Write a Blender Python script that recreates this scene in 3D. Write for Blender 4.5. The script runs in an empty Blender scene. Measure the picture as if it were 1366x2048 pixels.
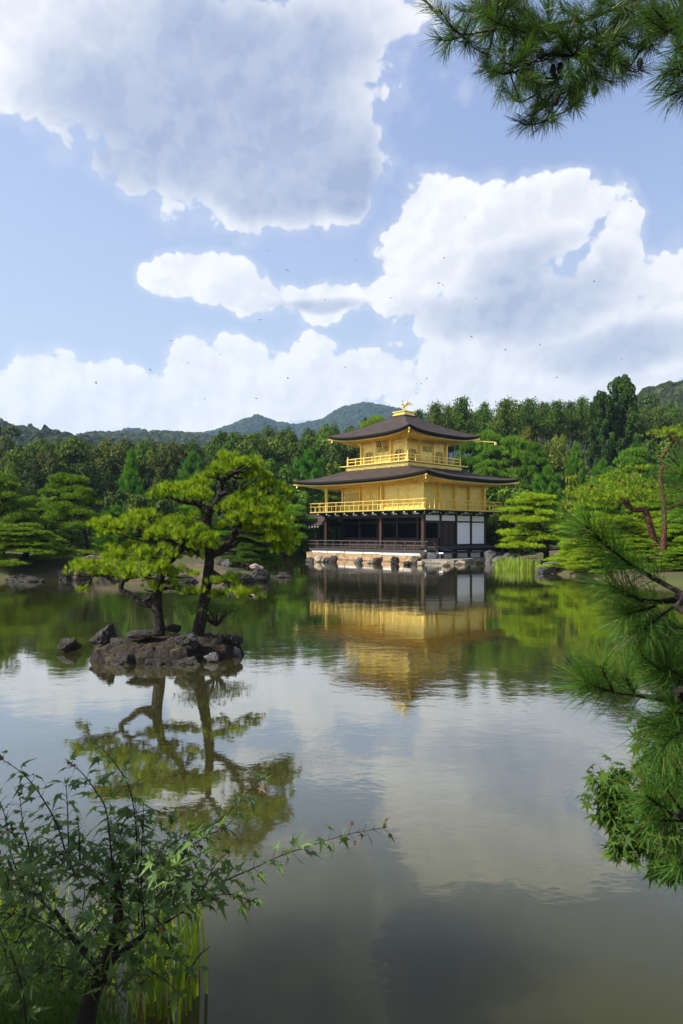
import bpy, math, random
import numpy as np
from mathutils import Vector, Matrix
R = math.radians
sc = bpy.context.scene
col = sc.collection

# ------------------------------------------------------------------ camera
H, F, YH = 2.3, 1365.0, 1067.0           # eye height over the water, focal length and horizon row
cam_d = bpy.data.cameras.new('camera'); cam = bpy.data.objects.new('camera', cam_d); col.objects.link(cam)
cam.location = (0, 0, H); cam.rotation_euler = (R(90), 0, 0)
cam_d.sensor_fit = 'HORIZONTAL'; cam_d.sensor_width = 24.0; cam_d.lens = 24.0 * F / 1366
cam_d.shift_y = (YH - 1024) / 1366
cam_d.clip_start = 0.05; cam_d.clip_end = 20000
cam_d.dof.use_dof = True; cam_d.dof.focus_distance = 45.0; cam_d.dof.aperture_fstop = 10
sc.camera = cam

# ------------------------------------------------------------------ light
SUN_AZ = math.atan2(-0.90, -0.42)        # the sun stands to the left, a little behind the camera
SUN_EL = R(40)
sun_d = bpy.data.lights.new('sun', 'SUN'); sun_d.energy = 5.0; sun_d.angle = R(0.53); sun_d.color = (1.0, 0.95, 0.87)
sun = bpy.data.objects.new('sun', sun_d); col.objects.link(sun)
sd_ = Vector((math.sin(SUN_AZ) * math.cos(SUN_EL), math.cos(SUN_AZ) * math.cos(SUN_EL), math.sin(SUN_EL)))
sun.rotation_euler = sd_.to_track_quat('Z', 'Y').to_euler()
sc.view_settings.view_transform = 'Standard'; sc.view_settings.look = 'None'
sc.view_settings.gamma = 1.0; sc.view_settings.exposure = 1.0
sc.cycles.use_denoising = True
sc.cycles.max_bounces = 8; sc.cycles.transparent_max_bounces = 8
sc.cycles.diffuse_bounces = 3; sc.cycles.glossy_bounces = 4; sc.cycles.volume_bounces = 0
sc.cycles.sample_clamp_indirect = 6

# ------------------------------------------------------------------ sky with cumulus
world = bpy.data.worlds.new('World'); sc.world = world; world.use_nodes = True
wt = world.node_tree; wt.nodes.clear()
class NT:
    """small helper for building node trees"""
    def __init__(s, t): s.t = t; s.n = t.nodes; s.l = t.links
    def put(s, sock, v):
        if isinstance(v, bpy.types.NodeSocket): s.l.new(v, sock)
        else: sock.default_value = v
    def m(s, op, a, b=0.0, c=None, clamp=False):
        n = s.n.new('ShaderNodeMath'); n.operation = op; n.use_clamp = clamp
        s.put(n.inputs[0], a); s.put(n.inputs[1], b)
        if c is not None: s.put(n.inputs[2], c)
        return n.outputs[0]
    def vm(s, op, a, b=None, sc_=None):
        n = s.n.new('ShaderNodeVectorMath'); n.operation = op; s.put(n.inputs[0], a)
        if b is not None: s.put(n.inputs[1], b)
        if sc_ is not None: s.put(n.inputs[3], sc_)
        return n.outputs[0]
    def noise(s, vec, scale, detail=4, rough=.55, dist=0.0, fac=True):
        n = s.n.new('ShaderNodeTexNoise'); s.put(n.inputs['Vector'], vec)
        n.inputs['Scale'].default_value = scale; n.inputs['Detail'].default_value = detail
        n.inputs['Roughness'].default_value = rough; n.inputs['Distortion'].default_value = dist
        return n.outputs['Fac'] if fac else n.outputs['Color']
    def ramp(s, f, lo, hi, a=0.0, b=1.0, kind='SMOOTHSTEP'):
        n = s.n.new('ShaderNodeMapRange'); n.interpolation_type = kind
        s.put(n.inputs[0], f); s.put(n.inputs[1], lo); s.put(n.inputs[2], hi); s.put(n.inputs[3], a); s.put(n.inputs[4], b)
        return n.outputs[0]
    def mix(s, f, a, b, mode='MIX'):
        n = s.n.new('ShaderNodeMix'); n.data_type = 'RGBA'; n.blend_type = mode
        s.put(n.inputs[0], f)
        for k, v in ((6, a), (7, b)):
            if isinstance(v, (tuple, list)) and len(v) == 3: v = (*v, 1)
            s.put(n.inputs[k], v)
        return n.outputs[2]
w = NT(wt)
tc = w.n.new('ShaderNodeTexCoord').outputs['Generated']
sep = w.n.new('ShaderNodeSeparateXYZ'); w.l.new(tc, sep.inputs[0])
az = w.m('ARCTAN2', sep.outputs[0], sep.outputs[1]); el = w.m('ARCSINE', sep.outputs[2])
sky = w.n.new('ShaderNodeTexSky'); sky.sky_type = 'NISHITA'; sky.sun_disc = False
sky.sun_elevation = SUN_EL; sky.sun_rotation = SUN_AZ; sky.air_density = 1.15; sky.dust_density = 0.8; sky.ozone_density = 2.2
def ang(px, py):                         # compass bearing and height of a point of the sky
    a = math.atan((px - 683) / F); return a, math.atan((YH - py) / F * math.cos(a))
warp = w.vm('SUBTRACT', w.noise(tc, 5.5, 3, .5, fac=False), (.5, .5, .5))
wsep = w.n.new('ShaderNodeSeparateXYZ'); w.l.new(warp, wsep.inputs[0])
azw = w.m('MULTIPLY_ADD', wsep.outputs[0], .10, az); elw = w.m('MULTIPLY_ADD', wsep.outputs[1], .07, el)
def blobs(lst, A=None, E=None):
    out = None
    for px, py, rx, ry in lst:
        a, e = ang(px, py)
        u = w.m('MULTIPLY', w.m('SUBTRACT', A, a), F / rx); v = w.m('MULTIPLY', w.m('SUBTRACT', E, e), F / ry)
        q = w.m('SUBTRACT', 1.0, w.m('MULTIPLY_ADD', u, u, w.m('MULTIPLY', v, v)))
        out = q if out is None else w.m('MAXIMUM', out, q)
    return out
CL = [(300, 90, 330, 230), (520, 180, 300, 190), (620, 300, 190, 130), (420, 300, 240, 110), (110, 110, 200, 130), (560, 400, 140, 60), (690, 380, 90, 70),
      (240, 330, 70, 60), (800, 20, 90, 60), (660, 60, 180, 120),
      (860, 470, 120, 110), (960, 540, 190, 150), (1060, 460, 120, 90), (1165, 425, 95, 72), (1240, 490, 42, 100), (1120, 640, 330, 92), (1330, 620, 190, 110),
      (780, 600, 90, 40), (880, 620, 140, 70), (1000, 690, 240, 90), (1240, 720, 300, 110),
      (430, 560, 110, 48), (360, 565, 70, 38), (520, 590, 100, 40), (640, 605, 100, 45), (690, 600, 90, 40),
      (140, 775, 150, 70), (40, 790, 110, 60), (240, 810, 130, 60), (400, 740, 70, 65), (480, 740, 110, 70), (590, 720, 80, 50), (560, 800, 260, 80), (740, 770, 180, 60),
      (900, 790, 260, 60), (330, 840, 500, 60), (1050, 800, 400, 70)]
DK = [(560, 310, 260, 130), (330, 250, 240, 130), (480, 150, 330, 130), (660, 370, 170, 70)]
DK2 = [(1065, 585, 150, 85), (960, 620, 150, 40), (1230, 690, 170, 40), (640, 615, 90, 14)]
den = blobs(CL, azw, elw)
# elsewhere in the sky (behind and beside the camera) loose cumulus from noise alone
n_big = w.noise(tc, 3.2, 5, .55)
back = w.m('MULTIPLY', w.ramp(w.m('ABSOLUTE', az), .62, 1.0), w.m('MULTIPLY_ADD', n_big, 5.0, -2.55))
back = w.m('ADD', back, w.ramp(w.m('ABSOLUTE', az), .62, 1.0, -3.0, 0.0))
den = w.m('MAXIMUM', w.m('MAXIMUM', den, -2.0), back)
up = w.vm('ADD', tc, tuple(sd_ * .016))
def vor(v, scale):
    n = w.n.new('ShaderNodeTexVoronoi'); n.feature = 'F1'; w.l.new(v, n.inputs['Vector']); n.inputs['Scale'].default_value = scale
    return n.outputs['Distance']
def fb(v):                                       # heaped billows: rounded cells of three sizes over soft noise
    v2 = w.vm('ADD', v, w.vm('SCALE', w.vm('SUBTRACT', w.noise(v, 26, 2, .6, fac=False), (.5, .5, .5)), sc_=.030))
    h = w.m('MULTIPLY_ADD', vor(v2, 13), -.50, .47)
    h = w.m('MULTIPLY_ADD', vor(v2, 30), -.30, h); h = w.m('MULTIPLY_ADD', vor(v2, 68), -.15, h)
    return w.m('ADD', h, w.m('MULTIPLY', w.noise(v, 8, 5, .62), 1.0))
f0 = fb(tc); f1 = fb(up)
d0 = w.m('ADD', w.m('MULTIPLY', den, 1.45), w.m('MULTIPLY_ADD', f0, 3.2, -1.75))
mask = w.ramp(d0, -.08, .32)
thin = w.ramp(d0, -.95, .15, 0.0, .20)          # wisps around the heaps
mask = w.m('MAXIMUM', mask, thin)
fl0 = w.noise(tc, 9, 3, .5); fl1 = w.noise(w.vm('ADD', tc, tuple(sd_ * .05 + Vector((0, 0, .02)))), 9, 3, .5)
broad = w.ramp(w.m('SUBTRACT', fl1, fl0), -.13, .15)     # the large heaps shade each other
jig = w.m('MULTIPLY', w.m('SUBTRACT', f0, .5), .8)
dark = w.m('MAXIMUM', w.ramp(w.m('ADD', jig, blobs(DK, azw, elw)), -.85, 1.0), w.m('MULTIPLY', w.ramp(w.m('ADD', jig, blobs(DK2, azw, elw)), -.9, 1.0), .78))
relief = w.ramp(w.m('SUBTRACT', f1, f0), -.10, .12, 0.0, 1.0)   # billows: thinner towards the sun is brighter
core = w.ramp(w.m('MULTIPLY_ADD', d0, .22, den), -.05, 1.0)
sh = w.m('ADD', w.m('ADD', w.m('MULTIPLY', relief, w.m('MULTIPLY_ADD', dark, -.04, .16)), w.m('MULTIPLY', broad, w.m('MULTIPLY', core, .13))), w.m('MULTIPLY', dark, w.m('MULTIPLY_ADD', core, .55, .28)), clamp=True)
cc = w.mix(sh, (5.25, 5.25, 5.30), (1.95, 2.30, 3.28))
cc = w.mix(w.ramp(el, .30, .02, 0.0, .35), cc, (4.65, 4.70, 4.95))
SKYMUL = (1.0, 1.0, 1.0)
air = w.mix(.72, w.mix(1.0, sky.outputs[0], (1.0, .95, .95), 'MULTIPLY'), w.mix(w.ramp(el, .60, .10), (1.75, 2.22, 3.78), (3.4, 3.8, 4.6)))
air = w.mix(w.ramp(az, .30, -.50, 0.0, .42, 'LINEAR'), air, (3.0, 3.55, 4.75))
full = w.mix(mask, air, cc)
bg = w.n.new('ShaderNodeBackground'); w.l.new(full, bg.inputs[0]); bg.inputs[1].default_value = 0.10
wo = w.n.new('ShaderNodeOutputWorld'); w.l.new(bg.outputs[0], wo.inputs[0])
world.cycles.sampling_method = 'MANUAL'; world.cycles.sample_map_resolution = 512

# ------------------------------------------------------------------ helpers
def P(px, py, Y): return Vector(((px - 683) / F * Y, Y, H - (py - YH) / F * Y))
rng = np.random.default_rng(7)
random.seed(11)
def link(o, parent=None):
    col.objects.link(o)
    if parent is not None: o.parent = parent
    return o
def tag(o, label=None, cat=None, group=None, kind=None):
    if label: o['label'] = label
    if cat: o['category'] = cat
    if group: o['group'] = group
    if kind: o['kind'] = kind
    return o
def thing(name, loc, label, cat, group=None, rz=0.0):
    o = bpy.data.objects.new(name, None); o.empty_display_size = .2
    o.location = loc; o.rotation_euler = (0, 0, rz); link(o)
    return tag(o, label, cat, group)
def mk(name, V, tris=None, quads=None, mats=(), parent=None, smooth=False, v=None, mi=None, col3=None):
    """a mesh object from arrays; v = a random tone per vertex kept as the attribute 'v'"""
    V = np.asarray(V, np.float32).reshape(-1, 3)
    T = np.zeros((0, 3), np.int32) if tris is None else np.asarray(tris, np.int32).reshape(-1, 3)
    Q = np.zeros((0, 4), np.int32) if quads is None else np.asarray(quads, np.int32).reshape(-1, 4)
    me = bpy.data.meshes.new(name)
    me.vertices.add(len(V)); me.vertices.foreach_set('co', V.ravel())
    loops = np.concatenate([T.ravel(), Q.ravel()])
    me.loops.add(len(loops)); me.loops.foreach_set('vertex_index', loops)
    n = len(T) + len(Q); me.polygons.add(n)
    st = np.concatenate([np.arange(len(T)) * 3, len(T) * 3 + np.arange(len(Q)) * 4]).astype(np.int32)
    me.polygons.foreach_set('loop_start', st)
    me.polygons.foreach_set('loop_total', np.concatenate([np.full(len(T), 3), np.full(len(Q), 4)]).astype(np.int32))
    if mi is not None: me.polygons.foreach_set('material_index', np.asarray(mi, np.int32))
    me.polygons.foreach_set('use_smooth', np.full(n, bool(smooth)))
    me.update(calc_edges=True); me.validate()
    if v is not None:
        a = me.attributes.new('v', 'FLOAT', 'POINT'); a.data.foreach_set('value', np.asarray(v, np.float32))
    for m in (mats if isinstance(mats, (list, tuple)) else [mats]): me.materials.append(m)
    return link(bpy.data.objects.new(name, me), parent)
class MB:
    """collects boxes, prisms and tubes for one mesh"""
    def __init__(s): s.V = []; s.Q = []; s.T = []; s.qm = []; s.tm = []; s.n = 0
    def add(s, V, Q=(), T=(), m=0):
        V = [tuple(p) for p in V]; k = s.n; s.V += V; s.n += len(V)
        for q in Q: s.Q.append([i + k for i in q]); s.qm.append(m)
        for t in T: s.T.append([i + k for i in t]); s.tm.append(m)
    def box(s, x0, x1, y0, y1, z0, z1, m=0):
        s.add([(x0, y0, z0), (x1, y0, z0), (x1, y1, z0), (x0, y1, z0), (x0, y0, z1), (x1, y0, z1), (x1, y1, z1), (x0, y1, z1)],
              [(0, 3, 2, 1), (4, 5, 6, 7), (0, 1, 5, 4), (1, 2, 6, 5), (2, 3, 7, 6), (3, 0, 4, 7)], m=m)
    def beam(s, a, b, wd, ht, m=0):          # a bar between two points, upright section
        a, b = Vector(a), Vector(b); d = (b - a).normalized()
        sd = d.cross(Vector((0, 0, 1)))
        sd = Vector((1, 0, 0)) if sd.length < 1e-4 else sd.normalized()
        up = sd.cross(d); sd = sd * wd / 2; up = up * ht / 2
        s.add([a - sd - up, a + sd - up, a + sd + up, a - sd + up, b - sd - up, b + sd - up, b + sd + up, b - sd + up],
              [(0, 3, 2, 1), (4, 5, 6, 7), (0, 1, 5, 4), (1, 2, 6, 5), (2, 3, 7, 6), (3, 0, 4, 7)], m=m)
    def tube(s, pts, rad, seg=8, m=0):
        V, Q = tube(pts, rad, seg, 1); s.add(V.tolist(), Q.tolist(), m=m)
        k = len(V); s.add([], [], [], m)
    def ball(s, c, rx, ry, rz, nu=10, nv=7, m=0, rot=None):
        V = []; Q = []
        for j in range(nv + 1):
            t = math.pi * j / nv
            for i in range(nu):
                a = 2 * math.pi * i / nu
                p = Vector((math.sin(t) * math.cos(a) * rx, math.sin(t) * math.sin(a) * ry, math.cos(t) * rz))
                if rot: p = rot @ p
                V.append(Vector(c) + p)
        for j in range(nv):
            for i in range(nu): Q.append((j * nu + i, (j + 1) * nu + i, (j + 1) * nu + (i + 1) % nu, j * nu + (i + 1) % nu))
        s.add(V, Q, m=m)
    def build(s, name, mats, parent=None, smooth=False):
        return mk(name, s.V, s.T or None, s.Q or None, mats, parent, smooth, mi=s.tm + s.qm)
def resample(pts, rad, k):
    pts = np.asarray([tuple(p) for p in pts], float); rad = np.asarray(rad, float)
    if k <= 1 or len(pts) < 3: return pts, rad
    e = np.vstack([2 * pts[0] - pts[1], pts, 2 * pts[-1] - pts[-2]]); out = []; ro = []
    for i in range(len(pts) - 1):
        p0, p1, p2, p3 = e[i:i + 4]
        for j in range(k):
            t = j / k
            out.append(.5 * (2 * p1 + (p2 - p0) * t + (2 * p0 - 5 * p1 + 4 * p2 - p3) * t * t + (3 * p1 - p0 - 3 * p2 + p3) * t ** 3))
            ro.append(rad[i] * (1 - t) + rad[i + 1] * t)
    out.append(pts[-1]); ro.append(rad[-1])
    return np.array(out), np.array(ro)
def tube(pts, rad, seg=8, k=4, rough=0.0):
    pts, rad = resample(pts, np.broadcast_to(rad, (len(pts),)), k)
    n = len(pts); d = np.gradient(pts, axis=0); d /= np.linalg.norm(d, axis=1)[:, None] + 1e-9
    ref = np.array([0., 0, 1]) if abs(d[0][2]) < .8 else np.array([1., 0, 0])
    u = np.cross(d[0], ref); u /= np.linalg.norm(u); V = []
    for i in range(n):
        u = u - d[i] * (u @ d[i]); u /= np.linalg.norm(u) + 1e-9; b = np.cross(d[i], u)
        a = np.arange(seg) * 2 * np.pi / seg
        rr = rad[i] * (1 + rough * (rng.random(seg) - .5))
        V.append(pts[i] + np.outer(np.cos(a) * rr, u) + np.outer(np.sin(a) * rr, b))
    V = np.concatenate(V); Q = []
    for i in range(n - 1):
        for j in range(seg): Q.append((i * seg + j, i * seg + (j + 1) % seg, (i + 1) * seg + (j + 1) % seg, (i + 1) * seg + j))
    Q.append(tuple((n - 1) * seg + j for j in (0, seg // 4, seg // 2, 3 * seg // 4))) if seg >= 4 else None
    return V, np.array(Q)
class Arr:
    """collects many arrays into one mesh"""
    def __init__(s): s.V = []; s.T = []; s.Q = []; s.v = []; s.n = 0
    def add(s, V, T=None, Q=None, v=None):
        if T is not None and len(T): s.T.append(np.asarray(T) + s.n)
        if Q is not None and len(Q): s.Q.append(np.asarray(Q) + s.n)
        s.V.append(np.asarray(V)); s.v.append(np.full(len(V), .5) if v is None else v); s.n += len(V)
    def build(s, name, mats, parent=None, smooth=False, off=None):
        V = np.concatenate(s.V)
        if off is not None: V = V - np.array(tuple(off))
        return mk(name, V, np.concatenate(s.T) if s.T else None, np.concatenate(s.Q) if s.Q else None, mats, parent, smooth, v=np.concatenate(s.v))
def unit(a): return a / (np.linalg.norm(a, axis=-1, keepdims=True) + 1e-9)
def needles(Pn, D, n, L, wd, spread, base=.15, tone=None):
    """bundles of n needles at the points Pn growing round the directions D: thin triangles"""
    N = len(Pn); D = unit(D)
    d = unit(D[:, None, :] + rng.normal(0, spread, (N, n, 3)))
    l = L * rng.uniform(.65, 1.1, (N, n, 1))
    o = Pn[:, None, :] + rng.normal(0, base * L, (N, n, 3))
    sdir = unit(np.cross(d, rng.normal(0, 1, (N, n, 3)))) * wd / 2
    V = np.stack([o - sdir, o + sdir, o + d * l], 2).reshape(-1, 3)
    t = rng.random(N) if tone is None else tone
    v = np.repeat(np.clip(t[:, None] + rng.normal(0, .13, (N, n)), 0, 1).ravel(), 3)
    return V, np.arange(N * n * 3).reshape(-1, 3), v
def cards(Pn, Nn, size, jit=.7, tone=None, bend=.25, asp=.7):
    """leaf-sized faces: a bent quad at every point, turned at random about the wanted normal"""
    N = len(Pn); nn = unit(unit(Nn) + rng.normal(0, jit, (N, 3)))
    u = unit(np.cross(nn, rng.normal(0, 1, (N, 3)))); b = np.cross(nn, u)
    s = size * rng.uniform(.55, 1.25, (N, 1)); u = u * s; b = b * s * asp
    k = nn * s * bend
    V = np.stack([Pn - u, Pn - b * rng.uniform(.6, 1.1, (N, 1)) + k, Pn + u * rng.uniform(.7, 1.2, (N, 1)), Pn + b + k], 1).reshape(-1, 3)
    t = rng.random(N) if tone is None else tone
    return V, np.arange(N * 4).reshape(-1, 4), np.repeat(np.clip(t, 0, 1), 4)
def fnoise(X, Y, s, seed=0, oct=4):
    """cheap smooth noise from sines"""
    r = np.random.default_rng(seed); o = 0; a = 1.0; tot = 0
    for i in range(oct):
        for j in range(3):
            th = r.uniform(0, 6.28); ph = r.uniform(0, 6.28); f = s * 2 ** i * r.uniform(.7, 1.3)
            o = o + a * np.sin((X * np.cos(th) + Y * np.sin(th)) * f + ph) / 3
        tot += a; a *= .55
    return o / tot

# ------------------------------------------------------------------ materials
def new_mat(name):
    m = bpy.data.materials.new(name); m.use_nodes = True; t = m.node_tree; t.nodes.clear(); return m, NT(t)
def out(g, sh):
    o = g.n.new('ShaderNodeOutputMaterial'); g.l.new(sh, o.inputs[0])
def prin(g, base, rough=.6, metal=0.0, spec=.4, nrm=None, ior=None):
    b = g.n.new('ShaderNodeBsdfPrincipled')
    if isinstance(base, tuple) and len(base) == 3: base = (*base, 1)
    g.put(b.inputs['Base Color'], base); g.put(b.inputs['Roughness'], rough); g.put(b.inputs['Metallic'], metal)
    b.inputs['Specular IOR Level'].default_value = spec
    if ior: b.inputs['IOR'].default_value = ior
    if nrm is not None: g.l.new(nrm, b.inputs['Normal'])
    return b.outputs[0]
def bump(g, h, st=.4, dist=.02):
    n = g.n.new('ShaderNodeBump'); n.inputs['Strength'].default_value = st; n.inputs['Distance'].default_value = dist
    g.l.new(h, n.inputs['Height']); return n.outputs[0]
def obj_co(g): return g.n.new('ShaderNodeTexCoord').outputs['Object']
def geo_co(g): return g.n.new('ShaderNodeNewGeometry').outputs['Position']
def leaf_mat(name, a, b, tr=.35, rough=.55, spec=.25, dead=None, boost=1.35):
    """foliage: tone from the attribute v, tint from the object's colour; part of the light shines through"""
    m, g = new_mat(name)
    at = g.n.new('ShaderNodeAttribute'); at.attribute_name = 'v'
    c = g.mix(at.outputs['Fac'], a, b)
    if dead: c = g.mix(g.ramp(at.outputs['Fac'], .965, .985), c, dead)
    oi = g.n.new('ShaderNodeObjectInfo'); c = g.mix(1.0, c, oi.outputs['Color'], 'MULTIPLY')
    s1 = prin(g, c, rough, 0, spec)
    tn = g.n.new('ShaderNodeBsdfTranslucent'); g.l.new(g.mix(1.0, c, (boost * 1.05, boost, boost * .5), 'MULTIPLY'), tn.inputs[0])
    mx = g.n.new('ShaderNodeMixShader'); mx.inputs[0].default_value = tr
    g.l.new(s1, mx.inputs[1]); g.l.new(tn.outputs[0], mx.inputs[2]); out(g, mx.outputs[0]); return m
def plain(name, c, rough=.6, metal=0.0, spec=.4, var=.25, scale=8, bst=0.0, bscale=40, dist=.01, c2=None):
    m, g = new_mat(name); o = obj_co(g); n = g.noise(o, scale, 5, .6)
    c2 = c2 or tuple(x * (1 - var) for x in c)
    base = g.mix(g.ramp(n, .3, .7), c2, c)
    nr = bump(g, g.noise(o, bscale, 4, .6), bst, dist) if bst else None
    out(g, prin(g, base, rough, metal, spec, nr)); return m
def bark_mat(name, a, b, sc_=18):
    m, g = new_mat(name); o = obj_co(g)
    mp = g.n.new('ShaderNodeMapping'); g.l.new(o, mp.inputs[0]); mp.inputs['Scale'].default_value = (1, 1, .35)
    vo = g.n.new('ShaderNodeTexVoronoi'); vo.feature = 'DISTANCE_TO_EDGE'; g.l.new(mp.outputs[0], vo.inputs['Vector']); vo.inputs['Scale'].default_value = sc_
    n = g.noise(o, sc_ * 1.6, 5, .65)
    f = g.m('MULTIPLY', g.ramp(vo.outputs['Distance'], 0, .25), g.ramp(n, .25, .75))
    out(g, prin(g, g.mix(f, a, b), .85, 0, .2, bump(g, f, .9, .02))); return m
M = {}
def gold(name, base, rough, metal, boards):
    m, g = new_mat(name); o = obj_co(g)
    sp = g.n.new('ShaderNodeSeparateXYZ'); g.l.new(o, sp.inputs[0])
    n = g.noise(o, 3.5, 5, .6); n2 = g.noise(o, 30, 4, .6)
    c = g.mix(g.ramp(n, .3, .75), base, tuple(x * y for x, y in zip(base, (.86, .82, .7))))
    h = g.m('MULTIPLY', n2, .5)
    wn = g.n.new('ShaderNodeTexWhiteNoise'); g.l.new(g.vm('FLOOR', g.vm('MULTIPLY', o, (2.2, 2.2, 3.1))), wn.inputs['Vector'])   # sheets of leaf differ in tone
    c = g.mix(g.m('MULTIPLY', wn.outputs['Value'], .30), c, tuple(x * y for x, y in zip(base, (.72, .62, .42))))
    if boards:
        fr = g.m('FRACT', g.m('MULTIPLY', sp.outputs[2], 1 / boards))
        gr = g.ramp(g.m('ABSOLUTE', g.m('SUBTRACT', fr, .5)), .40, .49)
        h = g.m('SUBTRACT', h, gr); c = g.mix(g.m('MULTIPLY', gr, .35), c, tuple(x * .55 for x in base))
    r = g.m('MULTIPLY_ADD', n2, .2, rough - .1)
    out(g, prin(g, c, r, metal, .5, bump(g, h, .35, .012))); return m
M['gold'] = gold('gold_leaf', (.90, .70, .20), .34, .62, 0)
M['gold_board'] = gold('gold_leaf_boards', (.90, .71, .21), .32, .62, .13)
M['opening_shade'] = plain('painted_opening_shade', (.045, .026, .010), .6)  # near-black panel colour, the darkness behind lattices and bell windows painted in
M['wood'] = plain('dark_wood', (.018, .011, .008), .5, spec=.4, var=.45, scale=5, bst=.3, bscale=30)
M['wood_red'] = plain('red_brown_wood', (.045, .018, .011), .45, spec=.4, var=.4, scale=6, bst=.2)
M['wood_grey'] = plain('weathered_wood', (.045, .038, .034), .7, var=.5, scale=7, bst=.4, bscale=35)
M['white'] = plain('white_plaster', (.88, .88, .90), .8, var=.05, scale=3)
M['tip'] = plain('white_painted_tip', (.80, .80, .80), .6, var=.03)
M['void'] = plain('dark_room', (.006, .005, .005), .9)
def roofmat():
    m, g = new_mat('bark_shingle'); o = obj_co(g)
    mp = g.n.new('ShaderNodeMapping'); g.l.new(o, mp.inputs[0]); mp.inputs['Scale'].default_value = (1, 1, 3)
    n = g.noise(mp.outputs[0], 1.4, 5, .6); n2 = g.noise(mp.outputs[0], 22, 5, .7)
    sp = g.n.new('ShaderNodeSeparateXYZ'); g.l.new(o, sp.inputs[0])
    fr = g.m('FRACT', g.m('MULTIPLY', g.m('ADD', sp.outputs[2], g.m('MULTIPLY', n2, .03)), 16))
    c = g.mix(g.ramp(n, .3, .7), (.026, .018, .014), (.056, .039, .031))
    c = g.mix(g.ramp(n2, .52, .75), c, (.10, .08, .07))
    h = g.m('ADD', g.m('MULTIPLY', fr, .6), n2)
    out(g, prin(g, c, .7, 0, .22, bump(g, h, .9, .05))); return m
M['roof'] = roofmat()
M['roof_edge'] = plain('roof_edge_bark', (.014, .010, .008), .8, var=.4, scale=20, bst=.5, bscale=60)
def stone(name, a, b, lich=(.22, .23, .19), moss=None, sc_=3.0, bs=.9):
    m, g = new_mat(name); o = geo_co(g)
    n = g.noise(o, sc_, 7, .65); n2 = g.noise(o, sc_ * 5, 6, .7); n3 = g.noise(o, sc_ * 1.7, 4, .55, .6)
    c = g.mix(g.ramp(n, .32, .68), a, b); c = g.mix(g.m('MULTIPLY', g.ramp(n2, .45, .7), .45), c, tuple(x * .35 for x in a))
    c = g.mix(g.m('MULTIPLY', g.ramp(n3, .60, .66), g.ramp(n2, .4, .6)), c, lich)
    if moss: c = g.mix(g.m('MULTIPLY', g.ramp(g.noise(o, sc_ * .9, 4, .6), .55, .68), .8), c, moss)
    sp = g.n.new('ShaderNodeSeparateXYZ'); g.l.new(o, sp.inputs[0])          # the wet band above the water
    wet = g.ramp(g.m('MULTIPLY_ADD', n2, .10, sp.outputs[2]), .07, .14, 1.0, 0.0)
    c = g.mix(g.m('MULTIPLY', wet, .7), c, tuple(x * .25 for x in a)); rg = g.m('MULTIPLY_ADD', wet, -.5, .85)
    out(g, prin(g, c, rg, 0, .3, bump(g, g.m('ADD', n, g.m('MULTIPLY', n2, .6)), bs, .06))); return m
M['rock_dark'] = stone('dark_rock', (.011, .010, .009), (.036, .031, .027), (.075, .078, .068), (.030, .034, .010), sc_=4)
M['rock_brown'] = stone('brown_rock', (.032, .023, .017), (.085, .06, .045), (.20, .19, .17), (.030, .034, .010), sc_=2.2)
M['rock_grey'] = stone('grey_rock', (.032, .032, .034), (.105, .10, .098), (.24, .24, .22), (.030, .034, .010), sc_=1.6)
M['rock_tan'] = stone('tan_rock', (.14, .11, .08), (.33, .27, .20), (.40, .36, .30), sc_=1.3)
M['slab'] = stone('paving_stone', (.15, .13, .105), (.25, .22, .18), (.28, .27, .24), sc_=.9, bs=.3)
M['sandstone'] = stone('sandstone_kerb', (.17, .11, .06), (.36, .24, .13), (.36, .30, .22), (.045, .05, .018), sc_=1.3, bs=.5)
M['bark'] = bark_mat('pine_bark', (.010, .008, .007), (.060, .047, .040))
M['bark_red'] = bark_mat('red_pine_bark', (.030, .012, .008), (.17, .070, .040), 9)
M['bark_far'] = plain('grey_bark', (.045, .038, .033), .85, var=.5, scale=3)
M['bark_twig'] = plain('twig_bark', (.035, .024, .018), .8, var=.4, scale=20)
M['stem'] = plain('reddish_stem', (.055, .022, .014), .6, var=.5, scale=12)
# tone (a = darker old growth, b = fresh growth)
M['needle_gold'] = leaf_mat('yellow_green_needles', (.060, .145, .007), (.29, .38, .017), .45, .5, .12)
M['needle'] = leaf_mat('green_needles', (.030, .085, .008), (.16, .225, .022), .40, .5, .12)
M['needle_near'] = leaf_mat('deep_green_needles', (.030, .098, .015), (.105, .205, .030), .38, .4, .3, dead=(.16, .085, .03))
M['leaf_far'] = leaf_mat('broad_leaves', (.024, .050, .008), (.115, .165, .024), .32, .55, .10)
M['leaf_maple'] = leaf_mat('maple_leaves', (.060, .115, .040), (.150, .24, .050), .40, .45, .35, dead=(.10, .055, .02))
M['leaf_maple_green'] = leaf_mat('green_maple_leaves', (.040, .085, .014), (.085, .15, .020), .42, .5, .15)
M['reed'] = leaf_mat('reed_blades', (.10, .19, .015), (.26, .34, .03), .45, .4, .4, dead=(.28, .16, .05))
M['grass'] = leaf_mat('grass_blades', (.035, .085, .012), (.10, .18, .02), .4, .5)
M['maple_bark'] = plain('dark_maple_bark', (.022, .015, .012), .75, var=.5, scale=25, bst=.4)

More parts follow.
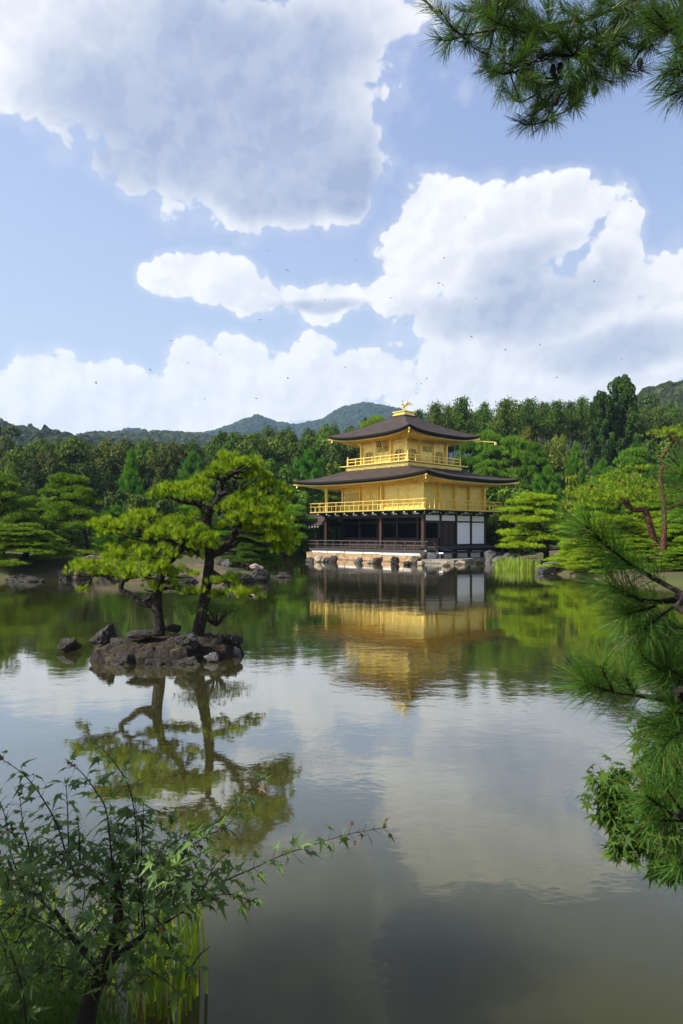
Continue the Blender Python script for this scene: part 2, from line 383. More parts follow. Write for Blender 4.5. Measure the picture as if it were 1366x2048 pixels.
# ------------------------------------------------------------------ ground, pond, hills
FAR = [(-3000, 26), (-60, 30), (-16.9, 33.8), (-13, 34.3), (-9.5, 34.5), (-6, 33), (-4.2, 32.2), (-3.3, 32.8), (-3.2, 35), (-4.5, 38), (-7, 43), (-9, 52),
       (-10, 63), (-8, 72), (-5, 73), (-3.7, 68), (-3.2, 64.0), (6.0, 54.6), (7.4, 55.6), (12.6, 60.5), (13.6, 58.5), (13.1, 50), (12.4, 44.5), (11.7, 40.8), (12.4, 36),
       (13.3, 33), (16, 27), (19, 20), (26, 13), (60, 6), (3000, 6), (3000, 6000), (-3000, 6000)]
NEAR = [(-3000, -3000), (-3000, 9), (-9, 7), (-4, 5.0), (-2.3, 4.3), (-1.35, 3.5), (-.95, 3.0), (-.8, 2.4), (.3, 1.8), (1.6, 2.0), (2.7, 3.6), (4, 6), (60, 3), (3000, 3), (3000, -3000)]
def sdist(X, Y, poly):
    """distance to a shoreline, positive on land"""
    X = np.asarray(X, float); Y = np.asarray(Y, float); d = np.full(X.shape, 1e9); ins = np.zeros(X.shape, bool)
    for (ax, ay), (bx, by) in zip(poly, poly[1:] + poly[:1]):
        ex, ey = bx - ax, by - ay
        t = np.clip(((X - ax) * ex + (Y - ay) * ey) / (ex * ex + ey * ey), 0, 1)
        d = np.minimum(d, np.hypot(X - ax - t * ex, Y - ay - t * ey))
        c = (ay > Y) != (by > Y)
        with np.errstate(divide='ignore', invalid='ignore'):
            ins ^= c & (X < ex * (Y - ay) / (ey if ey else 1e-9) + ax)
    return np.where(ins, d, -d)
def smooth(a): a = np.clip(a, 0, 1); return a * a * (3 - 2 * a)
def gz(X, Y):
    X = np.asarray(X, float); Y = np.asarray(Y, float)
    s = np.maximum(sdist(X, Y, FAR), sdist(X, Y, NEAR))
    z = np.where(s > 0, .06 + .42 * (1 - np.exp(-s / .9)), -.06 + .9 * (np.exp(s / .9) - 1))
    bank = smooth((s - .5) / 4) * smooth((-X - 4) / 5) * smooth((46 - Y) / 8) * (Y > 20) * .55      # the gravel bank on the left stands higher
    hill = smooth((Y - 72) / 48) * (6 + 8 * smooth((X + 5) / 45)) + np.clip(Y - 118, 0, 400) * .03
    rgt = smooth((s - .5) / 5) * smooth((X - 13) / 8) * (Y < 60) * (Y > 20) * .5
    return z + np.where(s > 0, bank + hill + rgt + .05 * fnoise(X, Y, .9, 3), 0)
def gzz(x, y): return float(gz(np.array([x]), np.array([y]))[0])
def axis(lo, hi, step, far, n):
    a = np.arange(lo, hi + 1e-6, step); g = np.geomspace(step * 2, far, n)
    return np.concatenate([lo - g[::-1], a, hi + g])
gx = axis(-42, 42, .45, 2400, 22); gy = axis(-2, 122, .5, 3200, 22)
GX, GY = np.meshgrid(gx, gy); GZ = gz(GX, GY)
nx, ny = len(gx), len(gy)
def gridq(nx, ny):
    i = np.arange(nx - 1)[None] + np.arange(ny - 1)[:, None] * nx
    return np.stack([i, i + 1, i + 1 + nx, i + nx], -1).reshape(-1, 4)
m, g = new_mat('garden_ground'); o = geo_co(g)
n = g.noise(o, .35, 5, .6); n2 = g.noise(o, 9, 6, .7); n3 = g.noise(o, 1.8, 5, .6)
c = g.mix(g.ramp(n3, .35, .65), (.062, .043, .028), (.115, .080, .054))
c = g.mix(g.m('MULTIPLY', g.ramp(n, .38, .55), .9), c, (.045, .055, .014))
c = g.mix(g.m('MULTIPLY', g.ramp(n2, .5, .72), .5), c, (.05, .038, .026))
out(g, prin(g, c, .9, 0, .2, bump(g, n2, .6, .05)))
M['ground'] = m
tag(mk('ground', np.stack([GX, GY, GZ], -1), quads=gridq(nx, ny), mats=M['ground'], smooth=True), 'gravel and moss ground round the pond', kind='structure')
# water
m, g = new_mat('pond_water'); o = geo_co(g)
mp = g.n.new('ShaderNodeMapping'); g.l.new(o, mp.inputs[0]); mp.inputs['Scale'].default_value = (.75, 1.0, 1)
w1 = g.noise(mp.outputs[0], 3.4, 3, .5, .4); w2 = g.noise(mp.outputs[0], 13, 3, .55, .5); w3 = g.noise(mp.outputs[0], .9, 2, .5)
patch = g.ramp(g.noise(o, .12, 4, .6), .40, .64, .25, 1.0)
hgt = g.m('ADD', g.m('MULTIPLY', w1, .55), g.m('ADD', g.m('MULTIPLY', w2, .17), g.m('MULTIPLY', w3, .6)))
hgt = g.m('MULTIPLY', hgt, patch)
bn = g.n.new('ShaderNodeBump'); bn.inputs['Strength'].default_value = 1.0; bn.inputs['Distance'].default_value = .0065; g.l.new(hgt, bn.inputs['Height'])
murk = g.mix(g.noise(o, .05, 3, .5), (.031, .0295, .0085), (.042, .040, .013))
df_ = g.n.new('ShaderNodeBsdfDiffuse'); g.l.new(murk, df_.inputs[0])
gl = g.n.new('ShaderNodeBsdfGlossy'); gl.inputs['Roughness'].default_value = .02; gl.inputs['Color'].default_value = (.98, .965, .91, 1); g.l.new(bn.outputs[0], gl.inputs['Normal'])
ss = g.n.new('ShaderNodeSubsurfaceScattering'); ss.falloff = 'BURLEY'; g.l.new(murk, ss.inputs['Color']); ss.inputs['Scale'].default_value = 1.0; ss.inputs['Radius'].default_value = (1.3, 1.1, .6)
fr = g.n.new('ShaderNodeFresnel'); fr.inputs['IOR'].default_value = 1.33; g.l.new(bn.outputs[0], fr.inputs['Normal'])
mx = g.n.new('ShaderNodeMixShader'); cr = g.n.new('ShaderNodeValToRGB'); e = cr.color_ramp; e.elements[0].position = 0.0; e.elements[0].color = (0, 0, 0, 1); e.elements[1].position = 1.0; e.elements[1].color = (.93, .93, .93, 1)
for p_, v_ in ((.05, .06), (.09, .22), (.14, .42), (.24, .58), (.45, .82)): q_ = e.elements.new(p_); q_.color = (v_, v_, v_, 1)
g.l.new(fr.outputs[0], cr.inputs[0]); g.l.new(cr.outputs[0], mx.inputs[0])
g.l.new(ss.outputs[0], mx.inputs[1]); g.l.new(gl.outputs[0], mx.inputs[2]); out(g, mx.outputs[0])
M['water'] = m
xs = axis(-60, 60, 20, 2000, 6); ys = axis(-4, 90, 20, 600, 4)
WX, WY = np.meshgrid(xs, ys)
tag(mk('pond', np.stack([WX, WY, WX * 0], -1), quads=gridq(len(xs), len(ys)), mats=M['water']), 'murky green pond mirroring the pavilion and sky', kind='structure')
# wooded hills: real relief with a canopy of domed crowns
def canopy(X, Y, cell, seed, h):
    r = np.random.default_rng(seed); n = 512
    ox = r.random((n, n)); oy = r.random((n, n)); hh = r.random((n, n)) ** 1.5; rr = r.uniform(.55, .85, (n, n))
    i = np.floor(X / cell).astype(int); j = np.floor(Y / cell).astype(int); z = np.zeros_like(X); tone = np.zeros_like(X)
    for a in (-1, 0, 1):
        for b in (-1, 0, 1):
            I = (i + a); J = (j + b); Im = I % n; Jm = J % n
            cx = (I + ox[Im, Jm]) * cell; cy = (J + oy[Im, Jm]) * cell
            q = ((X - cx) ** 2 + (Y - cy) ** 2) / (cell * rr[Im, Jm]) ** 2
            k = np.where(q < 1, np.sqrt(np.clip(1 - q, 0, 1)) * (.45 + .55 * hh[Im, Jm]) * h, 0)
            tone = np.where(k > z, hh[Im, Jm], tone); z = np.maximum(z, k)
    return z, tone
def hillmat(name, a, b):
    m, g = new_mat(name); o = geo_co(g)
    at = g.n.new('ShaderNodeAttribute'); at.attribute_name = 'v'
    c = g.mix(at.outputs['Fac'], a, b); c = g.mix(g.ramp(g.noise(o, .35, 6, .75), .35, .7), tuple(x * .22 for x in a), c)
    out(g, prin(g, c, .8, 0, .15, bump(g, g.noise(o, .8, 6, .75), 1.0, 1.6))); return m
def hill(name, sky_pts, Yr, cell, res, h, seed, mat, near=.55, extra=0):
    px = np.array([p[0] for p in sky_pts], float); py = np.array([p[1] for p in sky_pts], float)
    rx = (px - 683) / F * Yr; rz = H - (py - YH) / F * Yr - h * .6
    xs = np.arange(rx[0], rx[-1], res); ys = np.concatenate([np.arange(Yr * near, Yr, res), Yr + np.arange(0, Yr * .12, res)])
    X, Y = np.meshgrid(xs, ys)
    ridge = np.interp(X + 14 * fnoise(X, Y, .012, seed), rx, rz)
    t = np.clip((Y - Yr * near) / (Yr * (1 - near)), 0, 1); back = np.clip((Y - Yr) / (Yr * .12), 0, 1)
    base = ridge * (1 - (1 - t) ** 1.45) - back * ridge * .4
    gul = fnoise(X, Y, 9 / Yr, seed + 5, 4)
    base = base + gul * ridge * .10 * (t * (1 - t) * 4)
    cz, tone = canopy(X, Y, cell, seed, h)
    Xj = X + res * .35 * rng.normal(0, 1, X.shape); Yj = Y + res * .35 * rng.normal(0, 1, X.shape)
    Z = base + cz + rng.normal(0, h * .05, X.shape)
    if extra:
        r = np.random.default_rng(seed + 9)
        for k in range(extra):
            x0 = r.uniform(xs[0], xs[-1]); rr = r.uniform(.3, .55) * cell; y0 = Yr * r.uniform(.94, 1.0)
            q = ((X - x0) ** 2 + (Y - y0) ** 2) / rr ** 2; Z = np.where(q < 1, np.maximum(Z, base + (h + r.uniform(.1, .45) * h) * np.sqrt(np.clip(1 - q, 0, 1))), Z)
    return tag(mk(name, np.stack([Xj, Yj, Z], -1), quads=gridq(len(xs), len(ys)), mats=mat, v=tone.ravel()), None, kind='structure')
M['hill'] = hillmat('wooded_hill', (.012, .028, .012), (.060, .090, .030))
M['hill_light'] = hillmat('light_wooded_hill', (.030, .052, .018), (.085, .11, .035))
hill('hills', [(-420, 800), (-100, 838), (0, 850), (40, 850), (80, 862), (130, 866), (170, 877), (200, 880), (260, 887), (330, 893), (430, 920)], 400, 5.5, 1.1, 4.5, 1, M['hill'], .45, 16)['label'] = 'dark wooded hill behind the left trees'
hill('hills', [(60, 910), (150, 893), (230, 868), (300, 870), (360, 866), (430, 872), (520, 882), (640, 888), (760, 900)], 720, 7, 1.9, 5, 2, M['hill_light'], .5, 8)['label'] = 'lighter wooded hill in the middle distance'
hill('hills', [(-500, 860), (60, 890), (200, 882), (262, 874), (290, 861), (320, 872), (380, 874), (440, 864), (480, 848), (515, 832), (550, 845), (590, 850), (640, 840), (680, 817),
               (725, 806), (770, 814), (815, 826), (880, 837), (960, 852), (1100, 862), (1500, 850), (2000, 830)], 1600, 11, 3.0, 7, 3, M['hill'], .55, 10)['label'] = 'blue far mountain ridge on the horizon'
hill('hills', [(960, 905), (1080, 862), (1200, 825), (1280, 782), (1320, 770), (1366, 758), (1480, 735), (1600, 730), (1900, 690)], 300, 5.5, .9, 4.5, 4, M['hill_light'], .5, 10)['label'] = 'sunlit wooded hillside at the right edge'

# ------------------------------------------------------------------ the pavilion (local x runs along the lit front, local y away from it)
PTH = R(-46.5)
PC = Vector((5.70, 62.5, 0))
pav = thing('golden_pavilion', PC, 'three-storey pavilion with two gold-leaf upper floors, dark shingle roofs and a dark timber ground floor', 'pavilion', rz=PTH)
def part(name, mb, mats, smooth=False, parent=None, label=None):
    o = mb.build(name, mats, parent or pav, smooth)
    if label: o['label'] = label
    return o
HX, HY = 5.85, 4.25                        # half size of the body
XB = [-5.85, -3.51, -1.17, 1.17, 3.51, 5.85]; YB = [-4.25, -2.125, 0, 2.125, 4.25]
# --- foundation
b = MB(); b.box(-6.7, 6.35, -5.30, 5.2, .2, .73); part('plaster_base', b, M['white'])
b = MB()
x = -6.9
while x < 6.6:
    l = random.uniform(1.2, 2.0); b.box(x, min(x + l - .02, 6.9), -5.80 + random.uniform(-.03, .03), -5.31, -.4, .575 + random.uniform(-.03, .03)); x += l
part('stone_kerb', b, M['sandstone'])
# --- ground floor veranda
b = MB(); b.box(-7.0, 7.0, -5.40, -4.9, .86, .96); b.box(-7.0, 7.0, -5.36, -5.24, .72, .86)
b.box(-7.0, 5.9, -4.9, -2.2, 1.00, 1.10); b.box(-7.0, -5.9, -2.2, 5.2, 1.0, 1.1); b.box(-7.0, 7.0, -4.93, -4.88, .80, 1.0)
for i in range(13): b.box(-6.9 + i * 1.15 - .06, -6.9 + i * 1.15 + .06, -5.3, -5.15, .3, .72) if i % 2 == 0 else None
part('veranda_floor', b, M['wood_grey'])
def rail(x0, y0, x1, y1, n, zb, zt, zm, pw, rw, mat, name, finial=0, low=None, over=.18, half=False):
    """a railing between two corners; half = short balusters between the tall posts"""
    r = MB(); a = Vector((x0, y0, 0)); c = Vector((x1, y1, 0)); d = (c - a).normalized()
    for i in range(n + 1):
        p = a.lerp(c, i / n)
        tall = not half or i % 2 == 0
        zz = zt if tall else zm
        if finial and i in (0, n): continue
        r.box(p.x - pw / 2, p.x + pw / 2, p.y - pw / 2, p.y + pw / 2, zb, zz - rw * .4)
    r.beam(a - d * over + Vector((0, 0, zt)), c + d * over + Vector((0, 0, zt)), rw, rw)
    r.beam(a - d * over * .7 + Vector((0, 0, zm)), c + d * over * .7 + Vector((0, 0, zm)), rw * .8, rw * .8)
    if low is not None: r.beam(a + Vector((0, 0, low)), c + Vector((0, 0, low)), rw * .8, rw * .8)
    return part(name, r, mat)
rail(-6.95, -5.33, 6.95, -5.33, 13, .96, 1.66, 1.34, .075, .085, M['wood_grey'], 'veranda_railing', over=.22)
rail(6.95, -5.33, 6.95, -4.1, 1, .96, 1.66, 1.34, .075, .085, M['wood_grey'], 'veranda_railing', over=.22)
rail(-6.95, -5.33, -6.95, 4.8, 9, .96, 1.66, 1.34, .075, .085, M['wood_grey'], 'veranda_railing', over=.22)
b = MB(); b.box(6.89, 7.01, -5.39, -5.27, .30, 1.74); b.box(6.88, 7.02, -5.40, -5.26, .86, .97, 1); b.box(6.89, 7.01, -5.395, -5.265, 1.62, 1.70, 1); part('corner_post', b, [M['wood'], M['tip']])
b = MB(); b.box(5.9, 7.05, -4.0, 5.6, 1.12, 1.21); b.box(7.0, 7.06, -4.0, 5.6, 1.02, 1.13)
for y in (-3.8, -1.7, .4, 2.5, 4.0, 5.45): b.box(6.85, 7.0, y - .07, y + .07, .2, 1.12)
part('east_terrace', b, M['wood_grey'])
b = MB(); b.box(7.25, 7.75, -4.1, 1.6, .70, .78)
for y in (-3.9, -2.1, -.3, 1.45): b.box(7.4, 7.6, y - .06, y + .06, .2, .70)
b.box(7.23, 7.77, -4.16, -4.08, .69, .785, 1); part('terrace_step', b, [M['wood'], M['tip']])
# --- ground floor body
for i, (x, y) in enumerate([(-5.85, -4.25), (1.17, -4.25), (5.85, -4.25)] + [(x, -2.125) for x in XB] + [(5.85, y) for y in YB[1:]] + [(-5.85, y) for y in YB[2:]]):
    if (x, y) == (5.85, -2.125) and i > 8: continue
    b = MB(); w_ = .13 if y == -4.25 else .115; b.box(x - w_, x + w_, y - w_, y + w_, .5, 4.0); part('column', b, M['wood'] if y != -4.25 else M['wood_red'])
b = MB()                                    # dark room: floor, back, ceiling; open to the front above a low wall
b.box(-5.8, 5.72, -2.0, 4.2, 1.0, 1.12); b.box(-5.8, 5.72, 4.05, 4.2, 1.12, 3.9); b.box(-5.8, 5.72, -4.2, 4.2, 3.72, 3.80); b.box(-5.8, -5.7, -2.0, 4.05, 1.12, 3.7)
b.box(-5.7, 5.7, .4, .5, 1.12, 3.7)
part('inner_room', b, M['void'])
b = MB(); b.box(-5.75, 5.75, -2.16, -2.09, 1.1, 1.85); b.box(5.82, 5.88, -4.13, -2.24, 1.25, 1.9)
for x in np.arange(-5.5, 5.7, .28): b.box(x - .012, x + .012, -2.175, -2.16, 1.12, 1.83)
part('wainscot', b, M['wood_red'])
b = MB(); b.box(-5.98, 5.98, -4.36, -4.14, 3.62, 3.86); b.box(-5.98, 5.98, -2.2, -2.05, 3.20, 3.36); b.box(-5.74, 5.74, -2.17, -2.08, 1.85, 1.93)
for z0, z1 in ((3.26, 3.36), (3.84, 3.95), (1.18, 1.38)): b.box(5.76, 5.97, -4.12 if z0 != 1.18 else -2.0, 4.36, z0, z1)
b.box(-5.97, -5.76, -4.1, 4.3, 3.62, 3.86); b.box(-5.97, 5.97, 4.2, 4.36, 3.62, 3.86)
part('lintel_beam', b, M['wood'])
for y0, y1 in zip(YB[:-1], YB[1:]):
    b = MB(); b.box(5.80, 5.90, y0 + .13, y1 - .13, 3.37, 3.83); part('transom_panel', b, M['white'])
for y0, y1 in zip(YB[2:-1], YB[3:]):
    b = MB(); b.box(5.80, 5.90, y0 + .13, y1 - .13, 1.40, 3.25); part('white_wall_panel', b, M['white'])
for k in (0, 1):
    b = MB(); y0 = -1.72 + k * .74; b.box(5.80, 5.90, y0, y0 + .70, 1.38, 3.22)
    b.box(5.90, 5.915, y0 + .06, y0 + .64, 2.1, 3.0); b.box(5.90, 5.915, y0 + .06, y0 + .64, 1.5, 1.98); b.box(5.915, 5.93, y0 + .16, y0 + .54, 2.9, 3.08)
    part('door', b, M['wood_red'])
for y0, y1 in ((-2.02, -1.74), (-.26, -.1)): b = MB(); b.box(5.79, 5.89, y0, y1, 1.38, 3.25); part('door_frame', b, M['wood'])
# frieze with bracket arms under the balcony
for x0, x1 in zip(XB[:-1], XB[1:]):
    mid = (x0 + x1) / 2
    for p, q in ((x0 + .22, mid - .06), (mid + .06, x1 - .22)): b = MB(); b.box(p, q, -4.29, -4.21, 3.90, 4.16); part('frieze_panel', b, M['white'])
for y0, y1 in zip(YB[:-1], YB[1:]): b = MB(); b.box(5.81, 5.89, y0 + .2, y1 - .2, 3.97, 4.16); part('frieze_panel', b, M['white'])
def bracket(x, y, dx, dy):
    b = MB(); s = Vector((-dy, dx, 0)); o = Vector((x, y, 0)); d = Vector((dx, dy, 0))
    for k, (l, z) in enumerate(((.55, 3.93), (.95, 4.06))):
        b.beam(o + Vector((0, 0, z)), o + d * l + Vector((0, 0, z)), .13, .12)
        b.beam(o + d * l + Vector((0, 0, z)), o + d * (l + .05) + Vector((0, 0, z)), .075, .075, 1)
    b.beam(o + d * .3 - s * .32 + Vector((0, 0, 4.0)), o + d * .3 + s * .32 + Vector((0, 0, 4.0)), .11, .11)
    for e in (-1, 1): b.beam(o + d * .3 + s * .32 * e + Vector((0, 0, 4.0)), o + d * .3 + s * .37 * e + Vector((0, 0, 4.0)), .065, .065, 1)
    part('bracket', b, [M['wood'], M['tip']])
for x in XB: bracket(x, -4.3, 0, -1)
for y in YB: bracket(5.9, y, 1, 0)
for x0, x1 in zip(XB[:-1], XB[1:]): bracket((x0 + x1) / 2, -4.3, 0, -1)
bracket(5.85, -4.25, .7071, -.7071)
# --- second floor
DX, DY = 6.95, 5.35
b = MB(); b.box(-DX + .1, DX - .1, -DY + .1, DY - .1, 4.13, 4.20); part('balcony_underside', b, M['wood'])
b = MB(); b.box(-DX, DX, -DY, DY, 4.205, 4.30); part('balcony_floor', b, M['gold'])
for (x0, y0, x1, y1, n) in ((-DX + .08, -DY + .08, DX - .08, -DY + .08, 24), (DX - .08, -DY + .08, DX - .08, DY - .08, 18), (DX - .08, DY - .08, -DX + .08, DY - .08, 24), (-DX + .08, DY - .08, -DX + .08, -DY + .08, 18)):
    rail(x0, y0, x1, y1, n, 4.30, 5.07, 4.76, .06, .062, M['gold'], 'balcony_railing', half=True, over=.14)
b = MB(); b.box(-5.80, 5.72, -2.08, 4.2, 4.30, 6.72); b.box(1.20, 5.72, -4.10, -2.06, 4.30, 6.72); part('gilded_wall', b, M['gold_board'])
for x, y in [(x, -4.25) for x in (-5.85, 1.17, 5.85)] + [(x, -2.125) for x in XB[:3]] + [(5.85, y) for y in YB[1:]] + [(-5.85, y) for y in YB[2:]]:
    b = MB(); b.box(x - .1, x + .1, y - .1, y + .1, 4.30, 6.62); b.box(x - .14, x + .14, y - .14, y + .14, 6.50, 6.66); part('column', b, M['gold'])
b = MB()                                    # rails and doors on the gilded wall
for z in (4.34, 6.28, 6.48): b.box(1.27, 5.75, -4.19, -4.10, z, z + .07); b.box(5.72, 5.80, -4.15, 4.15, z, z + .07); b.box(-5.74, 1.1, -2.15, -2.08, z, z + .07)
b.box(-5.98, 5.98, -4.33, -4.16, 6.56, 6.68); b.box(5.77, 5.98, -4.15, 4.36, 6.56, 6.68); b.box(-5.98, -5.77, -4.15, 4.3, 6.56, 6.68)
b.box(-5.77, 5.77, -4.15, -2.1, 6.60, 6.66)
part('wall_rail', b, M['gold'])
for x0, x1, y, z1 in ((2.0, 3.05, -4.10, 6.1), (3.07, 4.1, -4.10, 6.1), (-3.3, -2.2, -2.08, 6.1), (-2.15, -1.3, -2.08, 6.1), (-1.0, -.05, -2.08, 6.1), (0, .95, -2.08, 6.1)):
    b = MB(); b.box(x0, x1, y - .03, y, 4.42, z1); b.box(x0 + .09, x1 - .09, y - .045, y - .03, 4.55, 5.1); b.box(x0 + .09, x1 - .09, y - .045, y - .03, 5.2, z1 - .1); part('door', b, M['gold_board'])
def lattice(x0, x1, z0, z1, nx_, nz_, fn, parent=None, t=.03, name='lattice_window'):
    """gold bars over a dark panel painted as an unlit opening; fn maps (along, out, up) to local space"""
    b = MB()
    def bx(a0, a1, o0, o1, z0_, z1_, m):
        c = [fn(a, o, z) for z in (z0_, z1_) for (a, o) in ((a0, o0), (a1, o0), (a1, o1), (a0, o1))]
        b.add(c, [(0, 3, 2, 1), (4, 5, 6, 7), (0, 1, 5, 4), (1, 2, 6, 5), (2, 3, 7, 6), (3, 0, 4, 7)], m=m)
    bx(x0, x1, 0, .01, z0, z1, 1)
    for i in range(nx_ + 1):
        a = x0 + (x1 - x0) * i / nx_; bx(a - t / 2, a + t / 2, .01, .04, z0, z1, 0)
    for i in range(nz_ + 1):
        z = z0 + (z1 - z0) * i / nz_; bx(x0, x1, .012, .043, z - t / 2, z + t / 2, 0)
    return part(name, b, [M['gold'], M['opening_shade']], parent=parent)
lattice(-5.6, -3.75, 5.0, 6.1, 16, 11, lambda a, o, z: (a, -2.12 - o, z), t=.045)
# --- roofs
def roof(hx, hy, ix, iy, ze, zt, th, lift, pw, name, fascia_in, n=28, nt=12):
    """a hipped roof skirt with lifted corners: shingles on top, thick bark edge, gilded board, soffit and rafters below"""
    def edge(side, u, ins):
        X, Y = hx - ins, hy - ins
        return [(u * X, -Y), (X, u * Y), (-u * X, Y), (-X, -u * Y)][side]
    def inner(side, u): return [(u * ix, -iy), (ix, u * iy), (-u * ix, iy), (-ix, -u * iy)][side]
    def zl(u): return lift * (abs(u) ** 3.2)
    top = MB(); ed = MB(); fa = MB(); so = MB(); ra = MB()
    us = [math.sin(math.pi / 2 * (2 * i / n - 1)) for i in range(n + 1)]
    for sd in range(4):
        V = []
        for j in range(nt + 1):
            t = j / nt
            for u in us:
                (ax, ay), (bx_, by) = edge(sd, u, 0), inner(sd, u)
                z = ze + th + (zt - ze - th) * (t ** pw) + zl(u) * (1 - t) ** 2.2
                V.append((ax + (bx_ - ax) * t, ay + (by - ay) * t, z))
        top.add(V, gridq(n + 1, nt + 1).tolist())
        V = []
        for ins, dz in ((0, th), (.02, th * .62), (.16, 0.0), (.34, .02)):
            for u in us: (ax, ay) = edge(sd, u, ins); V.append((ax, ay, ze + zl(u) + dz - (.001 if dz == th else 0)))
        ed.add(V, [q[::-1] for q in gridq(n + 1, 4).tolist()])
        V = []
        for ins, dz in ((.30, .02), (.28, -.10), (.42, -.11), (.44, -.02), (fascia_in, -.03)):
            for u in us: (ax, ay) = edge(sd, u, ins); k = 1 if ins < fascia_in else .35; V.append((ax, ay, ze + zl(u) * k + dz))
        fa.add(V, [q[::-1] for q in gridq(n + 1, 5).tolist()])
        L = (hx if sd % 2 == 0 else hy); m_ = int(L * 2 / .34)
        for i in range(1, m_):                # rafters under the eaves
            u = 2 * i / m_ - 1
            (ax, ay), (bx_, by) = edge(sd, u, .5), edge(sd, u * (L - .5) / (L - fascia_in) if False else u, fascia_in - .05)
            px_, py_ = (ax, by) if sd % 2 == 0 else (bx_, ay)
            ra.beam((ax, ay, ze + zl(u) - .09), (px_, py_, ze + zl(u) * .35 - .08), .075, .09)
    ro = part(name, top, M['roof'], True); part('roof_edge', ed, M['roof_edge'], True, ro); part('gilded_fascia', fa, M['gold'], False, ro)
    part('rafters', ra, M['gold'], False, ro)
    for sx, sy in ((1, -1), (1, 1), (-1, -1), (-1, 1)):
        b = MB(); p0 = (sx * (hx - .25), sy * (hy - .25), ze + lift - .12); p1 = (sx * (hx - fascia_in), sy * (hy - fascia_in), ze + lift * .3 - .12); b.beam(p0, p1, .14, .16)
        b.beam((sx * (hx - .05), sy * (hy - .05), ze + lift - .10), p0, .12, .13); b.ball((sx * (hx - .3), sy * (hy - .3), ze + lift - .36), .055, .055, .09, 8, 5); b.beam((sx * (hx - .3), sy * (hy - .3), ze + lift - .29), (sx * (hx - .3), sy * (hy - .3), ze + lift - .18), .02, .02)
        part('corner_rafter', b, M['gold'], False, ro)
    return ro
lower_roof = roof(8.05, 6.55, 3.75, 3.75, 6.60, 8.02, .27, .34, 1.18, 'lower_roof', 2.15)
for x in XB + [(a + c_) / 2 for a, c_ in zip(XB[:-1], XB[1:])]:
    b = MB(); b.box(x - .07, x + .07, -4.75, -4.3, 6.44, 6.56); b.box(x - .16, x + .16, -4.55, -4.42, 6.46, 6.57); part('eave_bracket', b, M['gold'])
for y in YB + [(a + c_) / 2 for a, c_ in zip(YB[:-1], YB[1:])]:
    b = MB(); b.box(5.9, 6.35, y - .07, y + .07, 6.44, 6.56); b.box(6.02, 6.15, y - .16, y + .16, 6.46, 6.57); part('eave_bracket', b, M['gold'])
# --- third floor
D3 = 3.88
b = MB(); b.box(-3.72, 3.72, -3.72, 3.72, 7.75, 8.36); b.box(-3.78, 3.78, -3.78, 3.78, 8.12, 8.18); part('gilded_parapet', b, M['gold_board'])
b = MB(); b.box(-4.0, 4.0, -4.0, 4.0, 8.36, 8.45)
for s in (-1, 1):
    for s2 in (-1, 1): b.beam((s * 3.9, s2 * 3.9, 8.40), (s * 4.15, s2 * 4.15, 8.40), .12, .1)
part('balcony_floor', b, M['gold'])
def on_side(sd, r): return [lambda a, o, z: (a, -r - o, z), lambda a, o, z: (r + o, a, z), lambda a, o, z: (-a, r + o, z), lambda a, o, z: (-r - o, -a, z)][sd]
def sbox(b, fn, a0, a1, o0, o1, z0, z1, m=0):
    c = [fn(a, o, z) for z in (z0, z1) for (a, o) in ((a0, o0), (a1, o0), (a1, o1), (a0, o1))]
    b.add(c, [(0, 3, 2, 1), (4, 5, 6, 7), (0, 1, 5, 4), (1, 2, 6, 5), (2, 3, 7, 6), (3, 0, 4, 7)], m=m)
for sd in (0, 1, 2, 3):
    fn = on_side(sd, 3.72)
    for k in range(5):                       # cloud-shaped fittings on the parapet
        a = -3.2 + 1.6 * k; b = MB()
        for dx, dz, rr in ((0, -.03, .09), (-.14, .03, .07), (.14, .03, .07), (-.23, .05, .04), (.23, .05, .04)):
            c = fn(a + dx, .02, 8.02 + dz); b.ball(c, rr if sd % 2 == 0 else .045, .045 if sd % 2 == 0 else rr, rr * .7, 8, 5)
        part('parapet_fitting', b, M['gold'])
    c0, c1 = [((-3.62, -3.62), (3.62, -3.62)), ((3.62, -3.62), (3.62, 3.62)), ((3.62, 3.62), (-3.62, 3.62)), ((-3.62, 3.62), (-3.62, -3.62))][sd]
    rail(*c0, *c1, 7, 8.45, 9.05, 8.78, .085, .075, M['gold'], 'balcony_railing', finial=1, over=0)
    b = MB(); x, y = c0; b.box(x - .065, x + .065, y - .065, y + .065, 8.45, 9.14); b.ball((x, y, 9.2), .07, .07, .08, 8, 5); b.ball((x, y, 9.28), .03, .03, .05, 6, 4); part('finial_post', b, M['gold'])
b = MB(); b.box(-2.66, 2.66, -2.66, 2.66, 8.45, 10.62); part('gilded_wall', b, M['gold_board'])
